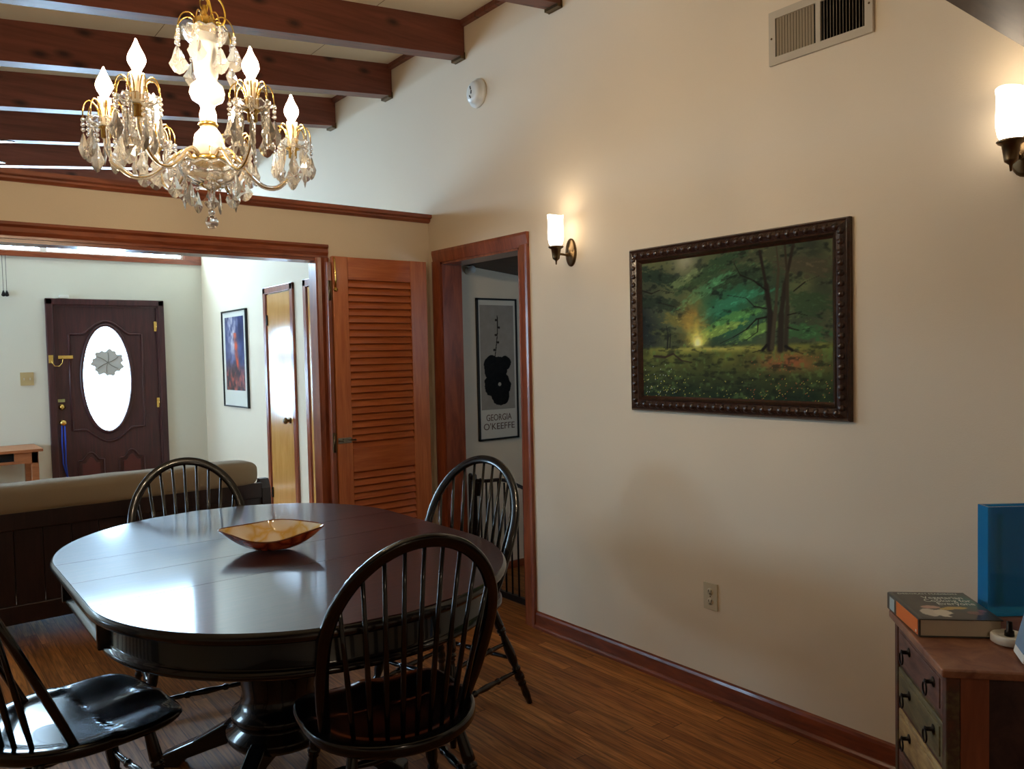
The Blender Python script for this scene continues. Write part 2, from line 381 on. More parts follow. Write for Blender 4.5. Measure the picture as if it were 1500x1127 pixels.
def painted(name, fn, nx, ny, o, ax, ay, mat, parent):
    """flat canvas: a fine grid whose vertices carry the picture's paint (fn(u, v) in sRGB 0..1)"""
    o = np.array(o, float); ax = np.array(ax, float); ay = np.array(ay, float)
    u, v = np.meshgrid(np.linspace(0, 1, nx), np.linspace(0, 1, ny))
    P = o + u[..., None] * ax + v[..., None] * ay
    col = np.clip(fn(u, v), 0, 1)
    c = np.where(col <= 0.04045, col / 12.92, ((col + 0.055) / 1.055) ** 2.4)
    me = bpy.data.meshes.new(name)
    idx = np.arange(nx * ny).reshape(ny, nx)
    fs = np.stack([idx[:-1, :-1], idx[:-1, 1:], idx[1:, 1:], idx[1:, :-1]], -1).reshape(-1, 4)
    me.from_pydata(P.reshape(-1, 3).tolist(), [], fs.tolist())
    at = me.color_attributes.new('paint', 'FLOAT_COLOR', 'POINT')
    at.data.foreach_set('color', np.concatenate([c.reshape(-1, 3), np.ones((nx * ny, 1))], 1).ravel().astype(np.float32))
    me.materials.append(mat); me.update()
    ob = bpy.data.objects.new(name, me); COL.objects.link(ob)
    if parent is not None: ob.parent = parent
    return ob
_rs = np.random.RandomState(7)
_lat = _rs.rand(64, 64)
def vn(x, y):
    xi = np.floor(x).astype(int); yi = np.floor(y).astype(int); fx = x - xi; fy = y - yi
    fx = fx * fx * (3 - 2 * fx); fy = fy * fy * (3 - 2 * fy)
    g = lambda a, b: _lat[a % 64, b % 64]
    return (g(xi, yi) * (1 - fx) + g(xi + 1, yi) * fx) * (1 - fy) + (g(xi, yi + 1) * (1 - fx) + g(xi + 1, yi + 1) * fx) * fy
def fbm(x, y, o=5):
    t = 0; a = 0.5
    for i in range(o): t = t + a * vn(x * 2 ** i + 7.3 * i, y * 2 ** i + 3.1 * i); a *= 0.5
    return t
def mix(a, b, t): t = np.clip(t, 0, 1)[..., None]; return a * (1 - t) + b * t
def rgb(*c): return np.array(c, float) / 255

# ================================================================== SETTING
def zc(x): return 3.392 - 0.108 * (W - x)          # ceiling height (rises to the right)
def zb(x): return 3.190 - 0.108 * (W - x)          # underside of the beams
# floor
struct(MB().box((LX - .15, BY - .15, -0.1), (W + 2.0, F + .15, 0)).build('floor', M['floor']))
# ceiling board
m = MB(); m.add([(LX - .3, BY - .3, zc(LX - .3)), (W + .15, BY - .3, zc(W + .15)), (W + .15, F + .3, zc(W + .15)), (LX - .3, F + .3, zc(LX - .3)),
                 (LX - .3, BY - .3, zc(LX - .3) + .12), (W + .15, BY - .3, zc(W + .15) + .12), (W + .15, F + .3, zc(W + .15) + .12), (LX - .3, F + .3, zc(LX - .3) + .12)],
                [(3, 2, 1, 0), (4, 5, 6, 7), (0, 1, 5, 4), (1, 2, 6, 5), (2, 3, 7, 6), (3, 0, 4, 7)])
struct(m.build('ceiling', M['ceiling']))
# right wall with the doorway (opening y 3.268..4.036, z 0..2.051)
m = MB(); T = 0.14
def wallbox(mb, y0, y1, z0, z1): mb.box((W, y0, z0), (W + T, y1, z1))
wallbox(m, BY, 3.268, 0, 3.45); wallbox(m, 4.036, F + .15, 0, 3.45); wallbox(m, 3.268, 4.036, 2.051, 3.45)
struct(m.build('wall_right', M['wall']))
# partition (opening x -1.3..1.95, z 0..2.045) with shelf cap
m = MB(); PT = 0.12
m.box((1.945, D, 0), (W, D + PT, 2.30)); m.box((-1.3, D, 2.045), (1.945, D + PT, 2.30)); m.box((LX, D, 0), (-1.3, D + PT, 2.30))
struct(m.build('wall_partition', M['wall']))
m = MB(); m.prism([(-0.045, 2.345), (-0.045, 2.325), (-0.028, 2.318), (-0.028, 2.308), (-0.012, 2.296), (0, 2.296), (PT, 2.296), (PT + .02, 2.31), (PT + .02, 2.345)],
                  (LX, D, 0), (0, 1, 0), (0, 0, 1), (W - LX, 0, 0))
struct(m.build('trim_1', M['trimx']), 'wooden cap moulding along the top of the partition')
# opening casing (moulded)
m = MB()
prof = [(0, 0), (0.075, 0), (0.075, -0.024), (0.062, -0.026), (0.05, -0.016), (0.03, -0.02), (0.012, -0.012), (0, -0.012)]
m.prism([(2.041 + a, b) for a, b in prof], (LX, D, 0), (0, 0, 1), (0, 1, 0), (2.02 - LX - .036, 0, 0))
struct(m.build('trim_2', M['trimx']), 'moulded head casing over the wide opening')
m = MB()
m.prism([(1.907 + a, b) for a, b in prof], (0, D, 0), (1, 0, 0), (0, 1, 0), (0, 0, 2.041))
m.box((1.925, D, 0), (1.947, D + PT, 2.045)); m.box((1.925, D - .004, 2.022), (1.945, D, 2.04))
struct(m.build('trim_3', M['trim']), 'moulded side casing and jamb of the wide opening')
struct(MB().box((-1.3, D, 2.024), (1.925, D + PT, 2.0445)).build('trim_4', M['trimx']), 'head jamb of the wide opening')
# front wall: door opening x 1.24..2.23 z 0..2.07 ; clerestory x LX+.2..2.487 z 2.56..ceiling
m = MB()
m.box((LX, F, 0), (1.25, F + .15, 2.50)); m.box((2.22, F, 0), (W, F + .15, 2.50)); m.box((1.25, F, 2.075), (2.22, F + .15, 2.50))
struct(m.build('wall_front', M['wall_cool']))
m = MB()
m.box((LX, F - .02, 2.495), (W, F + .12, 2.545)); m.box((2.50, F - .02, 2.545), (W, F + .12, zc(2.6)))
wn = m.build('window_1', M['trimx']); struct(wn, 'long clerestory window under the ceiling of the front wall')
m = MB(); m.box((LX, F + .02, 2.545), (2.50, F + .07, 2.562)); m.box((2.472, F + .02, 2.56), (2.50, F + .07, zc(2.48) - .01))
for x in (1.21, -0.05, -1.3, -2.55): m.box((x - .03, F + .02, 2.56), (x + .03, F + .07, zc(x) - .01))
m.build('window_frame', M['white'], wn)
# blind cord with two acorn weights
cdm = MB()
for x in (.866, .893): cdm.tube([(x, F - .03, 2.50), (x, F - .03, 2.16)], .0018, 6); cdm.lathe([(0, .004), (.02, .012), (.045, .019), (.055, .012), (.058, .002)], (x, F - .03, 2.17), (0, 0, -1), 10)
tag(cdm.build('blind_cord', M['iron']), 'pair of thin blind cords with black weights hanging below the high window', 'cord')
# left wall with two windows
m = MB()
def wl(y0, y1, z0, z1): m.box((LX - .15, y0, z0), (LX, y1, z1))
HL = 2.72
wl(BY, 5.75, 0, HL); wl(5.75, 7.65, 0, 1.1); wl(5.75, 7.65, 2.2, HL); wl(7.65, F + .15, 0, HL)
struct(m.build('wall_left', M['wall_cool']))
m = MB()
for y0, y1, z0, z1 in ((5.75, 7.65, 1.1, 2.2),):
    m.box((LX - .1, y0, z0), (LX - .04, y1, z0 + .05)); m.box((LX - .1, y0, z1 - .05), (LX - .04, y1, z1))
    m.box((LX - .1, (y0 + y1) / 2 - .03, z0), (LX - .04, (y0 + y1) / 2 + .03, z1))
struct(m.build('window_2', M['white']), 'window frames of the left wall')
struct(MB().box((LX - .15, BY - .15, 0), (W + .14, BY, 3.5)).build('wall_back', M['wall']))
# lowered wooden soffit over the kitchen passage
struct(MB().box((LX, BY, 2.284), (W, .826, 2.40)).build('ceiling_soffit', wood('walnut_soffit', C8(70, 46, 30), C8(96, 66, 46), (1, 6, 6), 0.5, gs=4)), 'dark wooden lowered ceiling near the camera')
# hall beyond the doorway
m = MB()
m.box((W + T, 4.21, 0), (4.3, 4.33, 2.4)); m.box((4.1, 1.9, 0), (4.22, 4.21, 2.4)); m.box((W + T, 1.8, 0), (3.3, 1.92, 2.4)); m.box((3.62, 1.8, 0), (4.3, 1.92, 2.4)); m.box((3.3, 1.8, 0), (3.62, 1.92, 1.52)); m.box((3.3, 1.8, 1.78), (3.62, 1.92, 2.4))  # gap in the unseen end wall is added to let daylight into the hall
struct(m.build('wall_hall', M['wall']))
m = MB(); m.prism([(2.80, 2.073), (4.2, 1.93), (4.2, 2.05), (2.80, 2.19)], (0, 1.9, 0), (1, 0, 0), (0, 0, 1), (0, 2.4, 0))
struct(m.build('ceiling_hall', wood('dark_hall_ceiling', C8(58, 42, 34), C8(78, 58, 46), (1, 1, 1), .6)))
struct(MB().box((W + T, 4.195, 0), (4.1, 4.21, .05)).build('baseboard_hall', M['trimx']))
# doorway casing + jambs
dcs = [(0, 0), (0.075, 0), (0.075, -0.020), (0.06, -0.022), (0.02, -0.014), (0, -0.010)]
m = MB()
m.prism([(3.268 - a, b) for a, b in dcs], (W, 0, 0), (0, 1, 0), (1, 0, 0), (0, 0, 2.051))
m.prism([(4.036 + a, b) for a, b in dcs], (W, 0, 0), (0, 1, 0), (1, 0, 0), (0, 0, 2.051))
m.prism([(2.041 + a, b) for a, b in dcs], (W, 3.193, 0), (0, 0, 1), (1, 0, 0), (0, .918, 0))
m.box((W - .004, 3.262, 0), (W + T, 3.285, 2.045)); m.box((W - .004, 4.02, 0), (W + T, 4.042, 2.045)); m.box((W - .004, 3.268, 2.028), (W + T, 4.036, 2.058))
struct(m.build('door_1', M['trim']), 'open doorway with reddish wood casing in the right wall')
# baseboards
bp_ = [(0, 0), (-.022, 0), (-.022, .012), (-.016, .020), (-.012, .022), (-.012, .075), (-.008, .086), (0, .092)]
m = MB(); m.prism(bp_, (W, BY, 0), (1, 0, 0), (0, 0, 1), (0, 3.193 - BY, 0)); struct(m.build('baseboard_right', M['trimy']))
m = MB(); m.prism([(a, b) for a, b in bp_], (2.62, D, 0), (0, 1, 0), (0, 0, 1), (W - 2.62, 0, 0)); struct(m.build('baseboard_partition', M['trimx']))
m = MB(); m.prism(bp_, (W, D + PT, 0), (1, 0, 0), (0, 0, 1), (0, 5.95 - D - PT, 0)); m.prism(bp_, (W, 6.94, 0), (1, 0, 0), (0, 0, 1), (0, F - 6.94, 0))
struct(m.build('baseboard_living', M['trimy']))

# ceiling beams
kb = 0
for k in range(0, 7):
    y0 = 2.900 + 0.829 * (k - 0) if k < 0 else 2.900 + 0.829 * k
    if y0 > F - .2: break
    m = MB(); x0, x1 = LX, W - .006
    m.add([(x0, y0, zb(x0)), (x1, y0, zb(x1)), (x1, y0 + .09, zb(x1)), (x0, y0 + .09, zb(x0)), (x0, y0, zc(x0)), (x1, y0, zc(x1)), (x1, y0 + .09, zc(x1)), (x0, y0 + .09, zc(x0))],
          [(0, 1, 2, 3), (7, 6, 5, 4), (0, 4, 5, 1), (3, 2, 6, 7), (1, 5, 6, 2), (0, 3, 7, 4)])
    b = m.build('beam', M['beam'])
    names = ['behind the camera side', 'nearest full', 'second', 'third', 'fourth', 'fifth', 'sixth', 'last']
    lab = {-1: 'dark red wooden ceiling beam above the wall vent, out of view', 0: 'dark red ceiling beam whose end pokes in at the top edge above the smoke detector',
           1: 'widest looking knotty red ceiling beam just behind the chandelier chain', 2: 'knotty red ceiling beam second in the row, crossing behind the chandelier top',
           3: 'red ceiling beam third in the row, crossing behind the candle bulbs', 4: 'red ceiling beam fourth in the row over the living room, end hidden by the chandelier',
           5: 'thin looking red ceiling beam fifth in the row over the living room', 6: 'farthest red ceiling beam just showing above the partition cap'}[k]
    tag(b, lab, 'beam', 'ceiling beams')
    mm = MB(); mm.box((W - .035, y0 - .004, zb(W) - .018), (W - .004, y0 + .094, zb(W) - .003)); mm.box((W - .010, y0 - .004, zb(W) - .02), (W - .004, y0 + .094, zb(W) + .02))
    mm.build('beam_bracket', M['antique'], b)
m = MB(); m.box((W - .03, BY, zc(W) - .033), (W, F, zc(W) - .003)); struct(m.build('trim_5', M['beam']), 'dark strip where the right wall meets the ceiling')
# thin joint battens of the ceiling boards
m = MB()
for x in (-2.4, -1.5, -.6, .3, 1.2, 2.1): m.add([(x, BY, zc(x) - .0015), (x + .004, BY, zc(x + .004) - .0015), (x + .004, F, zc(x + .004) - .0015), (x, F, zc(x) - .0015),
      (x, BY, zc(x)), (x + .004, BY, zc(x + .004)), (x + .004, F, zc(x + .004)), (x, F, zc(x))], [(0, 1, 2, 3), (7, 6, 5, 4), (0, 4, 5, 1), (3, 2, 6, 7)])
struct(m.build('trim_6', plain('panel_joint', C8(150, 130, 100), .8)), 'joints between ceiling boards')
# faint wallpaper seam
# ------------------------------------------------------------------ front door
def ogee(x0, x1, z0, z1, rise, n=24, both=False):
    """panel outline with a raised centre at the top (and mirrored bottom)"""
    p = []
    for i in range(n + 1):
        t = i / n; x = x0 + (x1 - x0) * t; b = max(0.0, math.cos((t - .5) * 2 * PI * .78)) if abs(t - .5) < .32 else 0
        p.append((x, z1 + rise * b ** 1.2))
    q = []
    for i in range(n + 1):
        t = i / n; x = x1 + (x0 - x1) * t; b = max(0.0, math.cos((t - .5) * 2 * PI * .78)) if (both and abs(t - .5) < .32) else 0
        q.append((x, z0 - rise * b ** 1.2))
    return p + q
dr = MB()
def add_casing(mb, x0, x1, z1, y, wdt=.062):
    for a, b in ((x0, x0 + wdt), (x1 - wdt, x1)): mb.box((a, y - .03, 0), (b, y + .02, z1), bev=.008)
    mb.box((x0, y - .03, z1 - wdt), (x1, y + .02, z1), bev=.008)
    for a, b in ((x0 + wdt - .004, x0 + wdt + .012), (x1 - wdt - .012, x1 - wdt + .004)): mb.box((a, y - .018, 0), (b, y + .1, z1 - wdt))
    mb.box((x0 + wdt, y - .018, z1 - wdt - .012), (x1 - wdt, y + .1, z1 - wdt + .004))
add_casing(dr, 1.197, 2.272, 2.107, F)
door = dr.build('door_2', M['mahog']); struct(door, 'dark mahogany entrance door with an oval glass')
# slab with oval hole (ring of quads between oval and rectangle), both faces
ox, oz, rx, rz = 1.716, 1.315, .218, .525
sx0, sx1, sz0, sz1 = 1.272, 2.198, .012, 2.035
yb, yf = F + .05, F + .005
sl = MB(); n = 64; ring = []; rect = []
for i in range(n):
    a = 2 * PI * i / n; ca, sa = math.cos(a), math.sin(a); ring.append((ox + rx * ca, oz + rz * sa))
    tx = ((sx1 - ox) if ca > 0 else (sx0 - ox)) / ca if abs(ca) > 1e-6 else 1e9
    tz = ((sz1 - oz) if sa > 0 else (sz0 - oz)) / sa if abs(sa) > 1e-6 else 1e9
    t = min(tx, tz); rect.append((ox + t * ca, oz + t * sa))
# snap closest to corners
for cx, cz in ((sx0, sz0), (sx1, sz0), (sx0, sz1), (sx1, sz1)):
    j = min(range(n), key=lambda i: (rect[i][0] - cx) ** 2 + (rect[i][1] - cz) ** 2); rect[j] = (cx, cz)
vs = [(x, yf, z) for x, z in ring] + [(x, yf, z) for x, z in rect] + [(x, yb, z) for x, z in ring] + [(x, yb, z) for x, z in rect]
fs = []
for i in range(n):
    j = (i + 1) % n; fs += [(i, j, n + j, n + i), (2 * n + i, 3 * n + i, 3 * n + j, 2 * n + j), (i, 2 * n + i, 2 * n + j, j), (n + i, n + j, 3 * n + j, 3 * n + i)]
sl.add(vs, fs)
slab = sl.build('door_panel', M['mahog'], door)
m = MB()
m.tube([(ox + (rx + .012) * math.cos(2 * PI * i / 64), yf - .004, oz + (rz + .012) * math.sin(2 * PI * i / 64)) for i in range(64)], .017, 8, closed=True)
m.tube([(x, yf - .002, z) for x, z in ogee(1.39, 2.05, .815, 1.76, .13, 32, True)], .012, 6, closed=True)
m.tube([(x, yf - .002, z) for x, z in ogee(1.425, 1.655, .16, .51, .075, 20)], .010, 6, closed=True)
m.tube([(x, yf - .002, z) for x, z in ogee(1.80, 2.03, .16, .51, .075, 20)], .010, 6, closed=True)
m.build('moulding', M['mahog'], door)
m = MB()
for a, b in ((1.43, 1.65), (1.805, 2.025)): m.prism(ogee(a + .03, b - .03, .20, .48, .06, 20), (0, yf - .008, 0), (1, 0, 0), (0, 0, 1), (0, .012, 0))
m.build('raised_panel', plain('mahogany_field', C8(96, 46, 46), .4), door)
m = MB(); m.prism([(ox + rx * 1.0 * math.cos(2 * PI * i / 48), oz + rz * math.sin(2 * PI * i / 48)) for i in range(48)], (0, F + .025, 0), (1, 0, 0), (0, 0, 1), (0, .006, 0))
m.build('oval_glass', M['frost'], door)
# etched blossom in the glass
pts = []
for i in range(72):
    a = 2 * PI * i / 72; r = 1 + .22 * abs(math.sin(3.5 * a)) + .07 * math.sin(14 * a)
    pts.append((ox + .015 + .125 * r * math.cos(a), 1.475 + .112 * r * math.sin(a)))
m = MB(); m.prism(pts, (0, F + .019, 0), (1, 0, 0), (0, 0, 1), (0, .005, 0))
fl = m.build('etched_flower', M['came'], door); fl['label'] = 'grey etched flower in the oval glass'
m = MB()
for a in (20, 75, 130, 200, 250, 310): m.tube([(ox + .015 + r * math.cos(math.radians(a + r * 120)), F + .016, 1.475 + r * .9 * math.sin(math.radians(a + r * 120))) for r in (.0, .04, .08, .115)], .003, 6)
m.build('lead_lines', M['steel'], door)
def ball(mb, c, r): mb.sphere(c, r, 14, 8)
m = MB(); m.lathe([(0, .03), (.006, .03), (.01, .018), (.03, .016), (.034, .026), (.05, .030), (.062, .022), (.066, .004)], (1.306, yf, .900), (0, -1, 0), 18); m.build('door_knob', M['brass'], door)
m = MB(); m.lathe([(0, .030), (.01, .030), (.014, .02), (.02, .019)], (1.306, yf, 1.052), (0, -1, 0), 18); m.box((1.30, yf - .03, 1.035), (1.312, yf - .018, 1.069)); m.build('deadbolt', M['brass'], door)
m = MB(); m.box((1.27, yf - .008, 1.10), (1.335, yf, 1.13), bev=.003); m.build('latch_plate', plain('greenish_tag', C8(178, 180, 120), .4), door)
m = MB(); m.box((1.205, F - .045, 1.48), (1.245, F - .03, 1.56), bev=.004); m.box((1.29, yf - .016, 1.52), (1.42, yf, 1.555), bev=.004)
m.tube([(1.225, F - .05, 1.50), (1.25, F - .052, 1.455), (1.29, F - .04, 1.45), (1.32, F - .03, 1.48), (1.33, F - .02, 1.53)], .004, 6)
m.build('chain_latch', M['brass'], door)
for z in (1.84, 1.05): m = MB(); m.box((2.172, yf - .012, z - .05), (2.196, yf + .004, z + .05)); m.lathe([(0, .007), (.1, .007)], (2.20, yf - .012, z - .05), (0, 0, 1), 8); m.build('hinge', M['brass'], door)
m = MB(); m.box((1.315, F - .06, 2.108), (1.40, F - .015, 2.138), bev=.005); m.box((1.29, F - .05, 2.108), (1.306, F - .02, 2.122))
tag(m.build('door_sensor', M['white']), 'tiny white alarm sensor sitting on top of the entrance door frame', 'sensor')
m = MB()
for dx, rr in ((-.012, .008), (.010, .009)):
    m.tube([(1.306 + dx, yf - .045, .885), (1.306 + dx * 1.3, yf - .03, .7), (1.306 + dx, yf - .022, .5), (1.306 + .02, yf - .02, .36)], rr * .8, 6)
m.tube([(1.306 - .012, yf - .045, .885), (1.300, yf - .05, .925), (1.318, yf - .045, .885)], .005, 6); m.box((1.31, yf - .03, .30), (1.338, yf - .012, .37))
tag(m.build('lanyard', M['strap']), 'blue lanyard hanging from the brass knob of the entrance door', 'lanyard')
m = MB(); m.box((.97, F - .008, 1.275), (1.08, F, 1.40), bev=.003)
t = m.build('light_switch', M['beigeplate']); tag(t, 'beige double light switch plate on the wall left of the entrance door', 'light switch')
for x in (1.0, 1.05): mm = MB(); mm.box((x - .005, F - .02, 1.325), (x + .005, F - .007, 1.348), bev=.002); mm.build('toggle', M['ivory'], t)

# ------------------------------------------------------------------ closet door and poster on the living side of the right wall
m = MB()
def casingY(mb, y0, y1, z1, wdt=.06):
    for a, b in ((y0, y0 + wdt), (y1 - wdt, y1)): mb.box((W - .022, a, 0), (W, b, z1), bev=.006)
    mb.box((W - .022, y0, z1 - wdt), (W, y1, z1), bev=.006)
    for a, b in ((y0 + wdt, y0 + wdt + .012), (y1 - wdt - .012, y1 - wdt)): mb.box((W - .012, a, 0), (W, b, z1 - wdt))
casingY(m, 6.255, 6.912, 2.112)
cl = struct(m.build('door_3', M['trim']), 'closet door with glossy plywood slab in the living room')
MB().box((W - .010, 6.33, .012), (W - .001, 6.84, 2.045), bev=.002).build('door_panel', M['plywood'], cl)
m = MB(); m.lathe([(0, .026), (.006, .026), (.01, .012), (.028, .012), (.034, .026), (.05, .028), (.06, .016), (.062, .002)], (W - .01, 6.40, .948), (-1, 0, 0), 16); m.build('door_knob', M['antique'], cl)
for z in (1.82, .28): m = MB(); m.box((W - .022, 6.825, z - .045), (W - .008, 6.845, z + .045)); m.build('hinge', M['iron'], cl)
m = MB()
casingY(m, 5.25, 6.045, 2.112)
d4 = struct(m.build('door_4', M['trim']), 'casing of the next door along the living room wall')
MB().box((W - .010, 5.32, .012), (W - .001, 5.97, 2.045)).build('door_panel', M['plywood'], d4)

# poster on living wall
po = thing('framed_poster', (W, 7.70, 1.486), 'thin black framed poster of a fiery blue and orange scene beside the closet door', 'picture')
m = MB()
for a, b, c, d in ((-.34, -.325, -.475, .475), (.325, .34, -.475, .475), (-.34, .34, .462, .475), (-.34, .34, -.475, -.462)): m.box((-.024, a, c), (0, b, d))
m.build('frame', M['blackframe'], po); MB().box((-.012, -.325, -.462), (0, .325, .462)).build('mat_board', M['mat'], po)
def volcano(u, v):
    n = fbm(u * 5, v * 7); n2 = fbm(u * 11 + 9, v * 13)
    c = mix(rgb(20, 28, 62)[None, None] * np.ones(u.shape + (3,)), rgb(70, 80, 130), n * 1.2)
    sm = np.exp(-((u - .38 - .15 * (n - .5)) / (.16 + .1 * v)) ** 2) * (v > .25)
    c = mix(c, rgb(206, 198, 206), sm * np.clip((n2 - .25) * 2.4, 0, 1) * np.clip((v - .3) * 3, 0, 1))
    la = np.exp(-((u - .58 - .2 * (.6 - v)) / .08) ** 2) * (v > .1) * (v < .78)
    c = mix(c, rgb(226, 84, 44), la * np.clip(n2 * 2.0 - .2, 0, 1))
    gr = np.clip((.42 - v - .25 * (n2 - .5)) * 5, 0, 1); c = mix(c, mix(rgb(40, 26, 40)[None, None] * np.ones(u.shape + (3,)), rgb(170, 74, 60), (n2 - .35) * 3), gr)
    return c
painted('print', volcano, 60, 90, (-.0135, .262, -.31), (0, -.524, 0), (0, 0, .72), vcol('poster_print', .3, .5), po)

# ------------------------------------------------------------------ louvered door
ld = thing('louvered_door', (1.977, 4.105, 0.012), 'honey brown louvered door folded flat against the wall beside the wide opening', 'door')
wd, hd = .622, 2.034
m = MB()
m.box((0, -.014, 0), (.095, .016, hd), bev=.003); m.box((wd - .115, -.014, 0), (wd, .016, hd), bev=.003)
m.build('stile', M['louver'], ld)
m = MB(); m.box((.095, -.013, 1.905), (wd - .115, .015, hd - .001), bev=.002); m.box((.095, -.013, .80), (wd - .115, .015, .935), bev=.002); m.box((.095, -.013, 0), (wd - .115, .015, .16), bev=.002)
m.build('rail', M['louverx'], ld)
m = MB()
def slats(z0, z1, n_):
    st = (z1 - z0) / n_
    for i in range(n_):
        zz = z0 + st * (i + .5); L = st * .62
        R = Matrix.Translation((0, 0, zz)) @ Matrix.Rotation(math.radians(-30), 4, 'X')
        m.box((.090, -.0035, -L), (wd - .110, .0035, L), mat=R)
slats(.935, 1.905, 24); slats(.16, .80, 16)
m.build('slats', M['louverx'], ld)
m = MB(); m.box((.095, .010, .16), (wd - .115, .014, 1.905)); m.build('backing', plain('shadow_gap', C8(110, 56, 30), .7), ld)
m = MB(); m.tube([(.014, -.016, 1.85), (.012, -.03, 1.90), (.010, -.022, 2.00), (.010, -.016, 2.025)], .006, 8); m.lathe([(0, .012), (.01, .012)], (.014, -.014, 1.845), (0, -1, 0), 10); m.build('catch', M['brass'], ld)
m = MB(); m.box((.002, -.020, .972), (.085, -.014, 1.004), bev=.002); m.tube([(.002, -.025, .988), (.11, -.025, .988)], .005, 8); m.box((.03, -.03, .980), (.045, -.018, 1.0)); m.build('slide_bolt', M['steel'], ld)
# folded narrow second leaf seen edge on
fl2 = thing('folded_door_leaf', (1.945, 4.105, 0.012), 'reddish folded door leaf seen edge on at the right side of the wide opening', 'door')
m = MB(); m.box((0, -.012, 0), (.025, .020, 2.0), bev=.003); m.build('leaf', M['trim'], fl2)
for z in (1.84, .98, .2): m = MB(); m.box((.003, -.018, z - .055), (.022, -.012, z + .055)); m.lathe([(0, .006), (.11, .006)], (.012, -.018, z - .055), (0, 0, 1), 8); m.build('hinge', M['antique'], fl2)

# ------------------------------------------------------------------ pet gate in the doorway
pg = thing('pet_gate', (2.83, 3.66, 0), 'dark metal pet gate with vertical bars standing across the doorway', 'gate')
m = MB(); m.box((-.012, -.35, .02), (.012, .35, .055)); m.build('bottom_rail', M['iron'], pg)
tp = [(0, y, .69 + .035 * math.exp(-((y + .0) / .16) ** 2)) for y in np.linspace(-.30, .30, 25)]
m = MB(); m.tube([(0, -.355, .70)] + tp + [(0, .355, .70)], .011, 8); m.build('top_rail', M['iron'], pg)
for y in (-.345, -.30, .30, .345): m = MB(); m.lathe([(0, .014), (.72, .014), (.73, .008)], (0, y, .0), (0, 0, 1), 10); m.build('post', M['iron'], pg)
for i in range(9):
    y = -.24 + .06 * i; m = MB(); m.lathe([(0, .006), (.66, .006)], (0, y, .05), (0, 0, 1), 8); m.build('bar', M['iron'], pg)
m = MB(); m.box((-.02, -.03 + .27, .60), (.02, .03 + .27, .68), bev=.005); m.build('latch', M['iron'], pg)

# tall print in the hall
gp = thing('framed_print', (3.215, 4.21, 1.372), 'tall narrow black framed print of a dark blossom on the hall wall', 'picture')
m = MB()
for a, b, c, d in ((-.168, -.158, -.475, .475), (.158, .168, -.475, .475), (-.168, .168, .463, .475), (-.168, .168, -.475, -.463)): m.box((a, -.02, c), (b, 0, d))
m.build('frame', M['blackframe'], gp); MB().box((-.158, -.010, -.463), (.158, 0, .463)).build('print_sheet', M['mat'], gp)
def blossom(u, v):
    c = np.ones(u.shape + (3,)) * rgb(150, 142, 132) ; c = c + ((fbm(u * 8, v * 20) - .45) * .06)[..., None]
    x = (u - .5) * .27; y = (v) * .70
    n = fbm(u * 6, v * 14); e = .006 * (n - .5) * 4
    def blob(cx, cy, a, b): return ((x - cx) / a) ** 2 + ((y - cy) / b) ** 2 < 1 + (n - .5) * .7
    d = blob(-.012, .270, .095, .085) | blob(.065, .31, .045, .05) | blob(.0, .165, .105, .09) | blob(.015, .095, .075, .07) | blob(-.055, .31, .055, .055)
    c[d] = rgb(8, 7, 8)
    c = np.where((d & (fbm(u * 14, v * 30) > .55))[..., None], rgb(16, 14, 14), c)
    st = (np.abs(x - (-.02 + .05 * np.sin((y - .36) * 7) * .5)) < .0035) & (y > .36) & (y < .63); c[st] = rgb(48, 40, 34)
    for k, yy in enumerate((.40, .45, .50, .55, .60)):
        s = 1 if k % 2 else -1
        b = ((x - (-.02 + .05 * math.sin((yy - .36) * 7) * .5 + s * .012)) / .009) ** 2 + ((y - yy) / .008) ** 2 < 1; c[b] = rgb(44, 36, 30)
    w_ = ((x - .012) / .012) ** 2 + ((y - .168) / .012) ** 2 < 1; c[w_] = rgb(168, 160, 146)
    return c
painted('artwork', blossom, 90, 220, (-.142, -.0115, -.27), (.284, 0, 0), (0, 0, .70), vcol('hall_print', .5), gp)
text('lettering', 'GEORGIA', .062, M['ink'], gp, (-.105, -.0105, -.345), (1, 0, 0), (0, 0, 1), .215)
text('lettering', "O'KEEFFE", .062, M['ink'], gp, (-.128, -.0105, -.405), (1, 0, 0), (0, 0, 1), .262)
m = MB(); m.lathe([(0, .022), (.02, .024), (.035, .018), (.04, .004)], (2.99, 4.21, 2.02), (0, -1, 0), 14); m.sphere((2.985, 4.15, 2.025), .026)
tag(m.build('hall_sensor', M['white']), 'small round white sensor high on the hall wall behind the doorway', 'sensor')

# ------------------------------------------------------------------ things on the right wall
# vent
vt = thing('wall_vent', (W, 1.540, 2.638), 'beige metal air vent grille with vertical fins high on the right wall', 'vent')
hw, hh = .2, .099
m = MB(); bt = .028
m.box((-.012, -hw, -hh), (0, -hw + bt, hh)); m.box((-.012, hw - bt, -hh), (0, hw, hh)); m.box((-.012, -hw + bt, -hh), (0, hw - bt, -hh + bt)); m.box((-.012, -hw + bt, hh - bt), (0, hw - bt, hh)); m.box((-.012, -.009, -hh + bt), (0, .009, hh - bt))
m.build('frame', M['ventmetal'], vt)
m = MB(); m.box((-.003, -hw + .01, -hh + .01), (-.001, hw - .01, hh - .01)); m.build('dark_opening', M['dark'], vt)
for s in (-1, 1):
    for i in range(13):
        y = s * (.016 + (hw - bt - .018) * (i + .5) / 13); L = .0042 if s > 0 else .006
        R = Matrix.Translation((-.008, y, 0)) @ Matrix.Rotation(math.radians(28 if s < 0 else -50), 4, 'Z')
        mm = MB(); mm.box((-L, -.0005, -hh + bt), (L, .0005, hh - bt), mat=R)
        mm.build('fin', M['ventmetal'], vt)
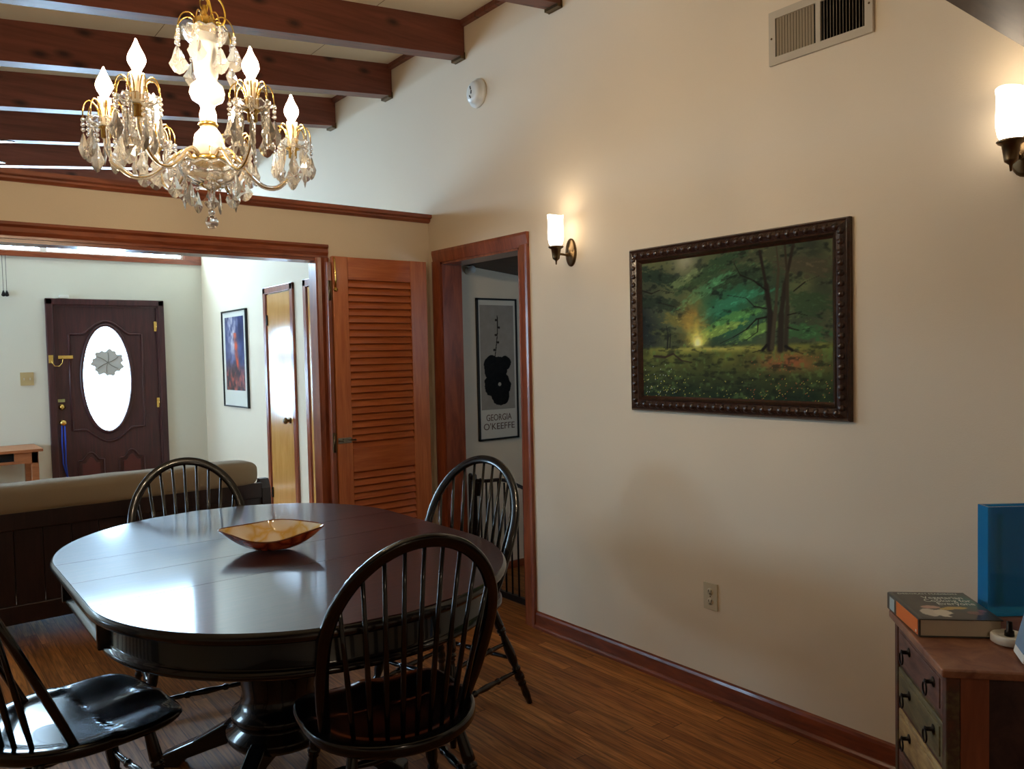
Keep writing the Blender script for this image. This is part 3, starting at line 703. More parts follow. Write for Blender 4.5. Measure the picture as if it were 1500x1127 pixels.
for y in (-hw + .012, hw - .012): mm = MB(); mm.lathe([(0, .004), (.002, .004), (.003, .002)], (-.012, y, 0), (-1, 0, 0), 8); mm.build('screw', M['antique'], vt)
# smoke detector
sd = thing('smoke_detector', (W, 3.612, 2.947), 'round white smoke detector high on the right wall below the beams', 'smoke detector')
m = MB(); m.lathe([(0, .080), (.012, .080), (.018, .074), (.024, .066), (.036, .062), (.046, .050), (.05, .030), (.05, .001)], (0, 0, 0), (-1, 0, 0), 36); m.build('housing', M['white'], sd)
m = MB()
for a, b, c_y in ((-20, .024, .006), (10, .0, .0), (-40, -.024, .010)):
    m.box((-.0525, -.004, -.010), (-.046, .004, .010), mat=Matrix.Translation((0, c_y, b)) @ Matrix.Rotation(math.radians(a), 4, 'X'))
m.build('grille', M['screen'], sd)
# outlet
ot = thing('wall_outlet', (W, 2.048, .434), 'ivory double power outlet low on the right wall under the painting', 'outlet')
m = MB(); m.box((-.006, -.036, -.057), (0, .036, .057), bev=.002); m.build('plate', M['ivory'], ot)
for z in (-.021, .021):
    m = MB(); m.lathe([(0, .015), (.008, .015)], (0, 0, z), (-1, 0, 0), 18); m.build('socket', M['ivory'], ot)
    m = MB(); m.box((-.0085, -.008, z - .002), (-.0075, -.005, z + .008)); m.box((-.0085, .005, z - .002), (-.0075, .008, z + .007)); m.lathe([(.0075, .0025), (.0085, .0025)], (0, 0, z - .009), (-1, 0, 0), 8); m.build('slots', M['dark'], ot)
m = MB(); m.lathe([(0, .003), (.007, .003)], (0, 0, 0), (-1, 0, 0), 8); m.build('screw', M['antique'], ot)

# sconces
def sconce(y, z, label):
    s = thing('wall_sconce', (W, y, z), label, 'wall lamp', group='brass wall sconces')
    m = MB(); R = []
    m.lathe([(0, .034), (.006, .034), (.012, .028), (.018, .014), (.022, .010)], (0, 0, 0), (-1, 0, 0), 24)
    for i, v in enumerate(m.v): m.v[i] = (v[0], v[1] * 1.1, v[2] * 2.05)
    m.build('backplate', M['antique'], s)
    m = MB(); m.tube([(-.015, 0, -.01), (-.04, 0, -.014), (-.07, 0, -.012), (-.098, 0, -.012)], .006, 8); m.sphere((-.028, 0, -.012), .011); m.build('arm', M['antique'], s)
    cx = -.102
    m = MB(); m.lathe([(0, .003), (.018, .005), (.028, .017), (.034, .018), (.075, .024), (.080, .033), (.086, .038), (.089, .036)], (cx, 0, -.065), (0, 0, 1), 24); m.build('cup', M['antique'], s)
    # opal glass: open cylinder with slightly wavy rim
    m = MB(); vs = []; fs = []; seg = 32; rows = [(.026, .030), (.034, .045), (.0385, .07), (.0390, .10), (.0375, .13), (.0375, .16), (.040, .178)]
    for r, zz in rows:
        for k in range(seg):
            a = 2 * PI * k / seg; w_ = .004 * math.cos(2 * a + .6) if zz > .17 else 0; vs.append((cx + r * math.cos(a), r * math.sin(a), zz + w_ - .006))
    for j in range(len(rows) - 1):
        for k in range(seg): l = (k + 1) % seg; fs.append((j * seg + k, j * seg + l, (j + 1) * seg + l, (j + 1) * seg + k))
    fs.append(tuple(range(seg)))
    m.add(vs, fs, True); m.build('shade', M['shade'], s)
    m = MB(); m.lathe([(0, .008), (.012, .018), (.03, .021), (.055, .014), (.068, .004)], (cx, 0, .075), (0, 0, 1), 14); m.build('bulb', M['sbulb'], s)
    return s
sconce(2.868, 1.968, 'brass wall sconce with lit white glass shade between the doorway and the painting')
sconce(.889, 2.035, 'brass wall sconce with lit white glass shade at the right edge of the picture')

# painting
pt = thing('framed_painting', (W, 1.9425, 1.5665), 'large forest landscape painting in a carved dark brown frame on the right wall', 'painting')
PW, PH, FW = .521, .362, .068
m = MB()
prf = [(0, 0), (0, -.018), (.006, -.026), (.012, -.022), (.030, -.034), (.046, -.026), (.052, -.030), (.060, -.018), (.068, -.012), (.068, 0)]
def mitred(mb, W2, H2, prof):
    loop = []
    for a, d in prof:
        loop.append([(d, -(W2 - a), -(H2 - a)), (d, W2 - a, -(H2 - a)), (d, W2 - a, H2 - a), (d, -(W2 - a), H2 - a)])
    vs = [p for q in loop for p in q]; fs = []
    for j in range(len(loop) - 1):
        for k in range(4): l = (k + 1) % 4; fs.append((j * 4 + k, j * 4 + l, (j + 1) * 4 + l, (j + 1) * 4 + k))
    mb.add(vs, fs, False)
mitred(m, PW, PH, prf)
def lumps(mb, y0, z0, y1, z1, n_):
    for i in range(n_):
        t = (i + .5) / n_; y = y0 + (y1 - y0) * t; z = z0 + (z1 - z0) * t
        mb.sphere((-.026, y, z), .0145, 8, 6, (.8, 1.0, 1.0)); mb.sphere((-.032, y, z), .006, 6, 4)
        tx, tz = (y1 - y0) / abs((y1 - y0) or 1), (z1 - z0) / abs((z1 - z0) or 1)
        dy, dz = (.020 * tx, .0) if y1 != y0 else (0, .020 * tz)
        mb.sphere((-.026, y + dy, z + dz), .0075, 6, 4, (.8, .6 if dy else 1.8, .6 if dz else 1.8))
c_ = .030
lumps(m, -(PW - c_), PH - c_, PW - c_, PH - c_, 26); lumps(m, -(PW - c_), -(PH - c_), PW - c_, -(PH - c_), 26)
lumps(m, -(PW - c_), -(PH - c_), -(PW - c_), PH - c_, 18); lumps(m, PW - c_, -(PH - c_), PW - c_, PH - c_, 18)
m.build('frame', M['frame_orn'], pt)
def forest(u, v):
    # u: 0 left .. 1 right, v: 0 bottom .. 1 top
    U = u * 1.42
    n1 = fbm(U * 4, v * 4); n2 = fbm(U * 11 + 5, v * 11 + 2); n3 = fbm(U * 30, v * 30 + 9, 3); n4 = fbm(U * 9 + v * 9, (v * 1.0 - U) * 30, 4)
    wx = U + .10 * (n1 - .5); wy = v + .10 * (n2 - .5)
    c = mix(np.ones(u.shape + (3,)) * rgb(44, 50, 38), rgb(84, 88, 58), (n1 - .3) * 2.0)
    c = mix(c, rgb(20, 24, 30), np.clip(1 - u * 6, 0, 1) * np.exp(-((v - .5) / .3) ** 2) * .8)
    c = mix(c, rgb(40, 92, 66), np.exp(-((u - .50) / .22) ** 2 - ((v - .62) / .22) ** 2) * (.5 + n2))
    for k, (cx, cy, sx, sy, tilt, col) in enumerate(((.12, .88, .22, .07, -.35, rgb(30, 44, 34)), (.10, .70, .22, .06, -.25, rgb(34, 44, 32)), (.30, .86, .14, .05, .4, rgb(92, 110, 72)), (.45, .92, .22, .07, .5, rgb(44, 66, 44)),
            (.42, .78, .22, .05, .55, rgb(66, 112, 76)), (.52, .66, .22, .05, .45, rgb(50, 108, 80)), (.50, .54, .20, .045, .5, rgb(76, 124, 66)), (.44, .46, .16, .04, .5, rgb(112, 138, 66)), (.24, .56, .14, .05, -.3, rgb(96, 92, 48)),
            (.18, .45, .12, .05, -.2, rgb(60, 66, 40)), (.60, .84, .18, .06, .3, rgb(40, 54, 38)), (.66, .46, .14, .05, .4, rgb(96, 128, 64)), (.90, .62, .12, .09, -.3, rgb(44, 62, 40)), (.88, .86, .16, .08, -.3, rgb(62, 58, 44)),
            (.88, .44, .12, .06, -.2, rgb(50, 84, 50)), (.72, .96, .2, .05, .0, rgb(60, 64, 46)))):
        yy = v - cy - tilt * (u - cx) + .9 * (u - cx) ** 2
        dd = np.exp(-((u - cx) / sx) ** 2 - (yy / sy) ** 2)
        fr = fbm((U + tilt * v) * 26 + k * 3.1, (v - tilt * U) * 60 + k, 3)
        c = mix(c, col, np.clip((dd + (fr - .5) * 1.3 - .30) * 4, 0, 1) * .85)
        c = mix(c, col * 1.45, np.clip((dd - .35) * 2, 0, 1) * np.clip((fr - .56) * 9, 0, 1) * .6)
    c = mix(c, rgb(16, 22, 20), np.clip((fbm(U * 18 + 3, v * 30 + 1, 4) - .56) * 7, 0, 1) * .6)
    c = mix(c, rgb(146, 144, 120), np.exp(-((u - .27) / .07) ** 2 - ((v - .97) / .08) ** 2) * .8 * (n2 + .4))
    # glow
    c = mix(c, rgb(160, 124, 56), np.exp(-((u - .31) / .07) ** 2 - ((v - .55) / .17) ** 2) * (.25 + .9 * fbm(U * 22, v * 22, 3)))
    c = mix(c, rgb(210, 198, 88), np.exp(-((u - .335) / .055) ** 2 - ((v - .42) / .10) ** 2) * (.3 + fbm(U * 30, v * 30, 3)))
    c = mix(c, rgb(250, 238, 160), np.exp(-((u - .335) / .022) ** 2 - ((v - .385) / .05) ** 2))
    # ground
    g = np.clip((.375 - v + .02 * (n2 - .5)) * 40, 0, 1)
    gc = mix(np.ones(u.shape + (3,)) * rgb(60, 66, 34), rgb(112, 116, 50), (n2 - .25) * 1.6 * np.exp(-((v - .32) / .10) ** 2))
    gc = mix(gc, rgb(168, 160, 78), np.exp(-((v - .345) / .022) ** 2 - ((u - .42) / .26) ** 2) * .9)
    gc = mix(gc, rgb(122, 76, 46), np.exp(-((v - .25) / .06) ** 2 - ((u - .80) / .16) ** 2) * n2 * 1.5)
    gc = mix(gc, rgb(22, 34, 24), np.clip((.20 - v) * 6, 0, 1) * (.45 + .6 * n2))
    gc = mix(gc, rgb(84, 108, 56), np.clip((n3 - .5) * 6, 0, 1) * .55); gc = mix(gc, rgb(24, 28, 20), np.clip((fbm(U * 20 + 2, v * 44, 4) - .5) * 6, 0, 1) * .6)
    c = mix(c, gc, g)
    # branches
    def stroke(pts, w0, w1, col, a=1.0):
        nonlocal c
        for (x0, y0), (x1, y1), t in zip(pts[:-1], pts[1:], np.linspace(0, 1, len(pts) - 1)):
            dx, dy = (x1 - x0) * 1.42, y1 - y0; px, py = (u - x0) * 1.42, v - y0
            s = np.clip((px * dx + py * dy) / (dx * dx + dy * dy + 1e-9), 0, 1); d = np.hypot(px - s * dx, py - s * dy)
            ww = w0 + (w1 - w0) * t
            c = mix(c, col, np.clip((ww - d) / (ww * .5 + .0015), 0, 1) * a)
    dk = rgb(24, 20, 16)
    stroke([(.715, .34), (.72, .55), (.70, .75), (.67, .98)], .034, .014, rgb(34, 28, 22)); stroke([(.725, .34), (.745, .6), (.76, .85), (.75, 1.0)], .02, .008, rgb(58, 52, 38))
    stroke([(.765, .33), (.77, .55), (.79, .75), (.83, 1.0)], .030, .014, rgb(38, 32, 25)); stroke([(.79, .33), (.80, .6), (.80, .8), (.79, 1.0)], .02, .01, rgb(46, 40, 30))
    stroke([(.70, .36), (.68, .33), (.63, .315)], .014, .004, dk); stroke([(.79, .35), (.82, .325), (.87, .30)], .014, .004, dk)
    stroke([(.70, .72), (.64, .79), (.57, .84), (.54, .92)], .008, .004, dk); stroke([(.70, .60), (.64, .62), (.60, .68), (.50, .71)], .007, .003, dk)
    stroke([(.70, .545), (.65, .535), (.60, .47), (.53, .42), (.46, .38)], .009, .003, dk); stroke([(.66, .53), (.655, .45), (.60, .40), (.55, .40)], .006, .002, dk)
    stroke([(.80, .55), (.84, .56), (.89, .54)], .006, .003, dk); stroke([(.80, .47), (.85, .45), (.90, .46)], .006, .002, dk); stroke([(.83, .70), (.88, .75), (.94, .78)], .006, .002, dk)
    stroke([(.0, .80), (.06, .77), (.11, .79), (.2, .76)], .007, .003, dk); stroke([(.1, .70), (.2, .66), (.30, .60)], .005, .002, dk, .8)
    stroke([(.155, .36), (.16, .45), (.15, .52)], .010, .005, rgb(30, 32, 26)); stroke([(.17, .36), (.175, .46)], .007, .004, rgb(30, 32, 26))
    stroke([(.07, .30), (.14, .29), (.19, .315), (.24, .265), (.30, .25)], .012, .006, rgb(44, 34, 26))
    fl = (_rs.rand(*u.shape) > .985) & (v < .17) & (u < .26) ; c[fl] = rgb(214, 204, 84)
    fl = (_rs.rand(*u.shape) > .990) & (v < .24) & (u < .2); c[fl] = rgb(178, 186, 180)
    fl = (_rs.rand(*u.shape) > .994) & (v < .14); c[fl] = rgb(170, 160, 70)
    fl = (_rs.rand(*u.shape) > .99) & (v < .30) & (u > .6); c[fl] = rgb(150, 82, 48)
    return c * 1.22
painted('canvas', forest, 300, 210, (-.012, PW - FW, -(PH - FW)), (0, -2 * (PW - FW), 0), (0, 0, 2 * (PH - FW)), vcol('oil_paint', .75, 0), pt)

# ------------------------------------------------------------------ dining table
TX, TY, TZ = 1.048, 2.702, 0.800
tb = thing('dining_table', (TX, TY, 0), 'large oval dark brown pedestal dining table with black apron in the middle of the room', 'table')
def outline(R, n_=40, hy=.2855, fx=1.0):
    p = [(R * fx * math.cos(a), hy + R * math.sin(a)) for a in np.linspace(0, PI, n_)]
    return p + [(-x, -y) for x, y in p]
def loops(mb, specs, mi=0, cap0=True, cap1=True, smooth=True):
    n_ = len(outline(1)); vs = []; fs = []
    for R, z in specs: vs += [(x, y, z) for x, y in outline(R)]
    for j in range(len(specs) - 1):
        for k in range(n_): l = (k + 1) % n_; fs.append((j * n_ + k, j * n_ + l, (j + 1) * n_ + l, (j + 1) * n_ + k))
    if cap0: fs.append(tuple(range(n_)))
    if cap1: fs.append(tuple((len(specs) - 1) * n_ + k for k in range(n_)))
    mb.add(vs, fs, False, mi)
    for i in range(len(fs) - (cap0 + cap1)): mb.sm[-len(fs) + i] = True
R0 = .651
m = MB(); loops(m, [(R0 - .05, TZ - .034), (R0 - .012, TZ - .032), (R0 - .003, TZ - .026), (R0, TZ - .018), (R0 - .003, TZ - .008), (R0 - .010, TZ - .002)], cap1=False, cap0=True)
m.build('table_edge', M['blackwood'], tb)
# top surface in four leaves with fine seams along x
def leaf(y0, y1):
    Rr = R0 - .0105; pts = outline(Rr, 60)
    pts = [p for p in pts if y0 - 1e-9 <= p[1] <= y1 + 1e-9]
    hy = .2855
    def xw(y): d = abs(y) - hy; return Rr if d <= 0 else math.sqrt(max(0, Rr * Rr - d * d))
    ys = np.linspace(y0, y1, 24); poly = [(xw(y), y) for y in ys] + [(-xw(y), y) for y in ys[::-1]]
    q = []
    for p in poly:
        if not q or (abs(p[0] - q[-1][0]) + abs(p[1] - q[-1][1])) > 1e-5: q.append(p)
    mb = MB(); mb.prism(q, (0, 0, TZ - .006), (1, 0, 0), (0, 1, 0), (0, 0, .006)); return mb
g = .0009; e_ = .2855 + R0 - .0106
for a, b in ((-e_, -.2855 - g), (-.2855 + g, -g), (g, .2855 - g), (.2855 + g, e_)): leaf(a, b).build('top_leaf', M['tabletop'], tb)
m = MB(); loops(m, [(R0 - .055, TZ - .033), (R0 - .052, TZ - .040), (R0 - .052, TZ - .105), (R0 - .046, TZ - .112), (R0 - .036, TZ - .118), (R0 - .034, TZ - .126), (R0 - .042, TZ - .134), (R0 - .055, TZ - .136)])
for sx in (-1, 1):
    for sy in (-1, 1): m.box((sx * (R0 - .045) - .02, sy * .2855 - .012, TZ - .128), (sx * (R0 - .045) + .02, sy * .2855 + .012, TZ - .038), bev=.006)
m.build('apron', M['black'], tb)
m = MB(); m.lathe([(.13, .17), (.15, .185), (.17, .185), (.19, .15), (.205, .15), (.215, .165), (.235, .165), (.25, .14), (.30, .125), (.42, .145), (.52, .16), (.58, .14), (.60, .155), (.64, .16), (.667, .16)], (0, 0, 0), (0, 0, 1), 32)
m.build('pedestal', M['black'], tb)
for k in range(4):
    a = PI / 4 + k * PI / 2; d = Vector((math.cos(a), math.sin(a), 0))
    m = MB(); pl = [(.10, .10), (.10, .19), (.20, .17), (.32, .10), (.42, .055), (.46, .035), (.46, .0), (.38, .0), (.36, .03), (.26, .07), (.18, .10)]
    sd_ = Vector((-d.y, d.x, 0)); m.prism(pl, tuple(-sd_ * .03), tuple(d), (0, 0, 1), tuple(sd_ * .06)); m.build('foot', M['black'], tb, bevel=.006)

# ------------------------------------------------------------------ Windsor chairs
ZS = .475
LEG = [(0, .012), (.03, .014), (.20, .018), (.24, .019), (.255, .013), (.265, .019), (.285, .019), (.295, .012), (.31, .017), (.325, .012), (.36, .015), (.47, .0205), (.57, .019), (.63, .013), (.645, .0185), (.66, .0185), (.675, .014), (.72, .0205), (.755, .0205), (.77, .013), (.79, .018), (.81, .018), (.82, .014), (.90, .0165), (1.0, .011)]
STR = [(0, .007), (.12, .008), (.26, .010), (.29, .008), (.31, .0135), (.335, .0135), (.355, .009), (.42, .0115), (.5, .0135), (.58, .0115), (.645, .009), (.665, .0135), (.69, .0135), (.71, .008), (.74, .010), (.88, .008), (1, .007)]
def seat_r(a):
    """seat outline radius at angle a (0 = +x, pi/2 = front)"""
    c, s_ = math.cos(a), math.sin(a)
    if s_ < 0: ex, ey, p = .244, .250, 2.0
    else: ex, ey, p = .246, .255, 4.2
    return 1 / ((abs(c) / ex) ** p + (abs(s_) / ey) ** p) ** (1 / p)
CY = -.10
def seat_top(x, y):
    dx = x / .2; yy = y + .06
    dip = -.017 * math.exp(-(dx * dx) - (yy / .15) ** 2) - .006 * math.exp(-((abs(x) - .095) / .06) ** 2) * (y > -.05)
    rr = math.hypot(x / .208, (y + .10) / .215)
    deck = .006 / (1 + math.exp(-(rr - .93) * 60)) if y < -.06 else 0
    front = -.008 * max(0, (y - .07) / .06) ** 2
    ridge = .006 * math.exp(-(x / .03) ** 2) * max(0, min(1, (y + .02) / .12))
    return dip + deck + front + ridge
def make_chair(label, spread=True):
    t = thing('windsor_chair', (0, 0, 0), label, 'chair', group='black Windsor chairs around the dining table')
    # seat
    m = MB(); seg = 72; rows = [(s_, 'top') for s_ in np.linspace(.06, .97, 22)]
    vs = [(0, CY, ZS + seat_top(0, CY))]; fs = []
    for s_, _ in rows:
        for k in range(seg):
            a = 2 * PI * k / seg; r = seat_r(a) * s_; x, y = r * math.cos(a), CY + r * math.sin(a); vs.append((x, y, ZS + seat_top(x, y)))
    for s_, dz in ((.992, -.004), (1.0, -.012), (.995, -.022), (.96, -.032), (.88, -.040), (.5, -.041)):
        for k in range(seg):
            a = 2 * PI * k / seg; r = seat_r(a) * s_; x, y = r * math.cos(a), CY + r * math.sin(a)
            vs.append((x, y, ZS + (seat_top(x, y) if dz > -.02 else 0) + dz))
    nr = len(rows) + 6
    for k in range(seg): fs.append((0, 1 + k, 1 + (k + 1) % seg))
    for j in range(nr - 1):
        for k in range(seg): l = (k + 1) % seg; a, b = 1 + j * seg, 1 + (j + 1) * seg; fs.append((a + k, b + k, b + l, a + l))
    fs.append(tuple(1 + (nr - 1) * seg + k for k in range(seg)))
    m.add(vs, fs, True); m.build('seat', M['black'], t)
    # bow
    w_, H, rk, b_, zw, y0 = .233, 1.03, .44, .202, .748, .165
    P = []
    for i in range(12): u_ = i / 12; z = ZS - .02 + (zw - ZS + .02) * u_; P.append((b_ + (w_ - b_) * math.sin(u_ * PI / 2), z))
    for i in range(41): a = PI * i / 40; P.append((w_ * math.cos(a), zw + (H - .018 - zw) * math.sin(a)))
    for i in range(12): u_ = 1 - (i + 1) / 12; z = ZS - .02 + (zw - ZS + .02) * u_; P.append((-(b_ + (w_ - b_) * math.sin(u_ * PI / 2)), z))
    nrm = Vector((0, 1, rk)).normalized()
    m = MB(); m.tube([(x, -y0 - rk * (z - ZS), z) for x, z in P], [.016] * 4 + [.018] * (len(P) - 8) + [.016] * 4, 12, flat=(nrm, .0115)); m.build('back_bow', M['black'], t)
    # spindles
    for i in range(9):
        q = (i - 4) / 4.0; xb = .150 * q; yb_ = -.10 - .205 * math.sqrt(1 - (xb / .21) ** 2); xt = .205 * q
        s_ = min(.999, abs(xt) / w_); zt = zw + (H - .03 - zw) * math.sqrt(1 - s_ * s_); yt = -y0 - rk * (zt - ZS)
        m = MB(); m.turned((xb, yb_, ZS - .01), (xt, yt, zt), [(0, .006), (.25, .0085), (.5, .0075), (1, .0055)], 8); m.build('spindle', M['black'], t)
    # legs and stretchers
    tops = {(1, 1): (.165, .04), (-1, 1): (-.165, .04), (1, -1): (.15, -.23), (-1, -1): (-.15, -.23)}
    foot = {(1, 1): (.225, .11), (-1, 1): (-.225, .11), (1, -1): (.245, -.36), (-1, -1): (-.245, -.36)}
    def at(k, z): u_ = 1 - z / (ZS - .035); a, b = tops[k], foot[k]; return (a[0] + (b[0] - a[0]) * u_, a[1] + (b[1] - a[1]) * u_, z)
    for k in tops: m = MB(); m.turned(at(k, ZS - .025), at(k, 0), LEG, 14); m.build('leg', M['black'], t)
    for sx in (1, -1):
        for z in (.145, .27): m = MB(); m.turned(at((sx, 1), z), at((sx, -1), z), STR, 10); m.build('stretcher', M['black'], t)
    for sy in (1, -1):
        for z in ((.20,) if sy < 0 else (.12, .235)): m = MB(); m.turned(at((1, sy), z), at((-1, sy), z), STR, 10); m.build('stretcher', M['black'], t)
    return t
ch = make_chair('black Windsor chair nearest the camera, its arched back in front of the table')
ch.location = (1.098, 2.055, 0); ch.rotation_euler.z = math.radians(-9.7)
for (x, y, a, lb) in ((.981, 3.364, 170.6, 'black Windsor chair at the far end of the table in front of the sofa back'),
                      (1.647, 2.662, 105.0, 'black Windsor chair at the right of the table beside the doorway'),
                      (.468, 2.535, -80.6, 'black Windsor chair at lower left with its shiny seat in full view')):
    c = copy_tree(ch); c.location = (x, y, 0); c.rotation_euler.z = math.radians(a); c['label'] = lb

# ------------------------------------------------------------------ bowl
bw = thing('glass_bowl', (1.035, 2.69, TZ), 'orange and cream marbled glass bowl with pointed ends on the dining table', 'bowl', rz=-.62)
def bowl_surf(off, mat, name):
    m = MB(); seg = 64; rows = 14; vs = []; fs = []
    for j in range(rows + 1):
        t = j / rows
        for k in range(seg):
            a = 2 * PI * k / seg; ca, sa = math.cos(a), math.sin(a)
            tip = abs(ca) ** 6; rx_ = .130 + .056 * tip; ry_ = .112
            rr = t; x = rx_ * ca * rr; y = ry_ * sa * rr * (1 - .12 * abs(ca) ** 2)
            h = .052 + .018 * abs(ca) ** 3 * (1.15 if ca > 0 else .95) + .004 * math.sin(2 * a + 1.1) + .032 * max(0, sa) ** 1.5
            z = h * (max(0, (t - .26)) / .74) ** 1.7 if t > .26 else 0
            vs.append((x * (1 - off * 6), y * (1 - off * 6), z + .002 + off * (1 - t * .7)))
    for j in range(rows):
        for k in range(seg): l = (k + 1) % seg; fs.append((j * seg + k, j * seg + l, (j + 1) * seg + l, (j + 1) * seg + k))
    fs.append(tuple(range(seg)))
    m.add(vs, fs, True); return m.build(name, mat, bw, fixn=False), vs[-seg:]
o1, rim1 = bowl_surf(0.0, M['bowl_out'], 'outer_bowl'); o2, rim2 = bowl_surf(.0045, M['bowl_in'], 'inner_bowl')
m = MB(); m.tube([tuple((Vector(a) + Vector(b)) / 2) for a, b in zip(rim1, rim2)], .0027, 6, closed=True); m.build('rim', plain('dark_rim', C8(120, 66, 40), .15), bw)

# ------------------------------------------------------------------ sofa seen from behind
sf = thing('wooden_sofa', (.0, 4.87, 0), 'dark wooden sofa with taupe cushion seen from behind beyond the opening', 'sofa')
xr = 1.86; xl = -.35
m = MB()
m.box((xl, -.02, .60), (xr - .04, .012, .695), bev=.004); m.box((xl, -.02, .10), (xr - .04, .012, .20), bev=.004); m.build('back_rail', M['darkwood'], sf)
for i in range(16):
    a = xl + .02 + i * .135
    if a + .12 < xr - .03: mm = MB(); mm.box((a, -.008, .195), (a + .1335, .006, .605), bev=.004); mm.build('back_board', M['darkwood'], sf)
m = MB(); m.prism([(-.025, 0), (-.025, .66), (.01, .715), (.06, .715), (.10, .62), (.14, 0)], (xr - .045, 0, 0), (0, 1, 0), (0, 0, 1), (.055, 0, 0)); m.build('end_post', M['darkwood'], sf)
m = MB(); m.box((xr - .06, .10, .48), (xr + .01, .80, .53), bev=.01); m.box((xr - .05, .74, 0), (xr, .80, .48)); m.box((xl, .10, .22), (xr - .05, .78, .30)); m.build('seat_frame', M['darkwood'], sf)
def cushion(name, x0, x1, y0, y1, z0, z1, r, mat, parent):
    m = MB(); vs = []; fs = []; nx, sg = 60, 28
    for i in range(nx + 1):
        t = i / nx; t = t - .16 * math.sin(2 * PI * t) * .95; x = x0 + (x1 - x0) * t; e = 1.0
        d = min(x - x0, x1 - x); 
        if d < r: e = math.sqrt(max(0, 1 - ((r - d) / r) ** 2)) 
        e = max(e, .02)
        for k in range(sg):
            a = 2 * PI * k / sg; c, s_ = math.cos(a), math.sin(a); p = .55
            yy = (y0 + y1) / 2 + (y1 - y0) / 2 * math.copysign(abs(c) ** p, c) * (.55 + .45 * e); zz = (z0 + z1) / 2 + (z1 - z0) / 2 * math.copysign(abs(s_) ** p, s_) * (.45 + .55 * e)
            vs.append((x, yy, zz + .004 * mnoise.noise(Vector((x * 6, yy * 8, zz * 8)))))
    for i in range(nx):
        for k in range(sg): l = (k + 1) % sg; fs.append((i * sg + k, i * sg + l, (i + 1) * sg + l, (i + 1) * sg + k))
    fs.append(tuple(range(sg))); fs.append(tuple(nx * sg + k for k in range(sg)))
    m.add(vs, fs, True); return m.build(name, mat, parent)
cushion('back_cushion', xl, 1.80, -.035, .19, .675, .838, .10, M['fabric'], sf); cushion('back_pad', xl + .02, 1.78, .03, .20, .34, .74, .06, M['fabric'], sf)
cushion('seat_cushion', xl + .02, 1.80, .16, .76, .30, .46, .06, M['fabric'], sf)

# desk at the far left
dk = thing('console_table', (1.055, 8.10, 0), 'tan wooden console table against the front wall left of the entrance door', 'table')
m = MB(); m.box((-1.3, 0, .695), (0, .57, .72), bev=.003); m.build('top', M['tan'], dk)
m = MB(); m.box((-1.25, .03, .595), (-.22, .05, .62)); m.box((-.22, .03, .595), (-.04, .05, .695)); m.box((-.06, .03, .595), (-.04, .53, .695)); m.build('apron', M['tan'], dk)
MB().box((-1.25, .06, .61), (-.22, .50, .69)).build('drawer_recess', M['dark'], dk)
for x, y in ((-.09, .03), (-.09, .48), (-1.25, .03), (-1.25, .48)): m = MB(); m.box((x, y, 0), (x + .055, y + .055, .695), bev=.003); m.build('leg', M['tan'], dk)

# ceiling fan over the living room
fx, fy = .20, 5.66
fn = thing('ceiling_fan', (fx, fy, 2.74), 'dark ceiling fan over the living room, blade tips at the left edge', 'ceiling fan')
m = MB(); m.lathe([(0, .06), (.02, .10), (.10, .11), (.13, .07), (.15, .02), (zc(fx) - 2.74, .02)], (0, 0, 0), (0, 0, 1), 24); m.build('motor', M['fanmetal'], fn)
for k in range(5):
    a = math.radians(-36 + 72 * k); R = Matrix.Rotation(a, 4, 'Z') @ Matrix.Rotation(math.radians(10), 4, 'X')
    m = MB(); pl = [(.12, -.03), (.18, -.055), (.46, -.065), (.50, -.05), (.51, 0), (.50, .05), (.46, .065), (.18, .055), (.12, .03)]
    m.prism(pl, R @ Vector((0, 0, .02)), R @ Vector((1, 0, 0)), R @ Vector((0, 1, 0)), R @ Vector((0, 0, .008))); m.build('blade', M['fanmetal'], fn)

# ------------------------------------------------------------------ chest in the corner, and what stands on it
CA = math.atan2(.655, .755)          # drawer front runs along local x
ct = thing('chest_of_drawers', (1.806, .759, 0), 'small distressed painted wooden chest of drawers at the lower right corner', 'chest of drawers', rz=CA)
# local: x along the drawer front (0..0.412), y outward from the front (+), body towards -y
LW, LD, TH = .412, .42, .75
m = MB(); m.box((0, -LD, TH - .020), (LW, 0, TH), bev=.004); m.build('top', M['chesttop'], ct)
m = MB()
for x in (.012, LW - .037): m.box((x, -.042, 0), (x + .025, -.012, TH - .02), bev=.003)
m.box((.012, -LD + .01, 0), (.037, -LD + .035, TH - .02)); m.box((LW - .037, -LD + .01, 0), (LW - .012, -LD + .035, TH - .02))
m.build('corner_posts', M['chest'], ct)
m = MB(); m.box((.011, -.10, 0.0), (.02, -.042, TH - .021)); p_ = m.build('side_stile', M['chestpost'], ct)
m = MB(); m.box((.018, -LD + .03, .04), (.024, -.10, TH - .021)); m.build('side_panel', M['chestpanel'], ct)
m = MB(); m.box((LW - .024, -LD + .03, .04), (LW - .018, -.04, TH - .021)); m.box((.03, -LD + .01, .04), (LW - .03, -LD + .016, TH - .021)); m.box((.02, -LD + .02, .05), (LW - .02, -.05, .07)); m.build('carcass', M['chest'], ct)
dm = [M['chestpurple'], M['chestgreen'], M['chestcream'], M['chestpurple'], M['chestgreen'], M['chestcream']]
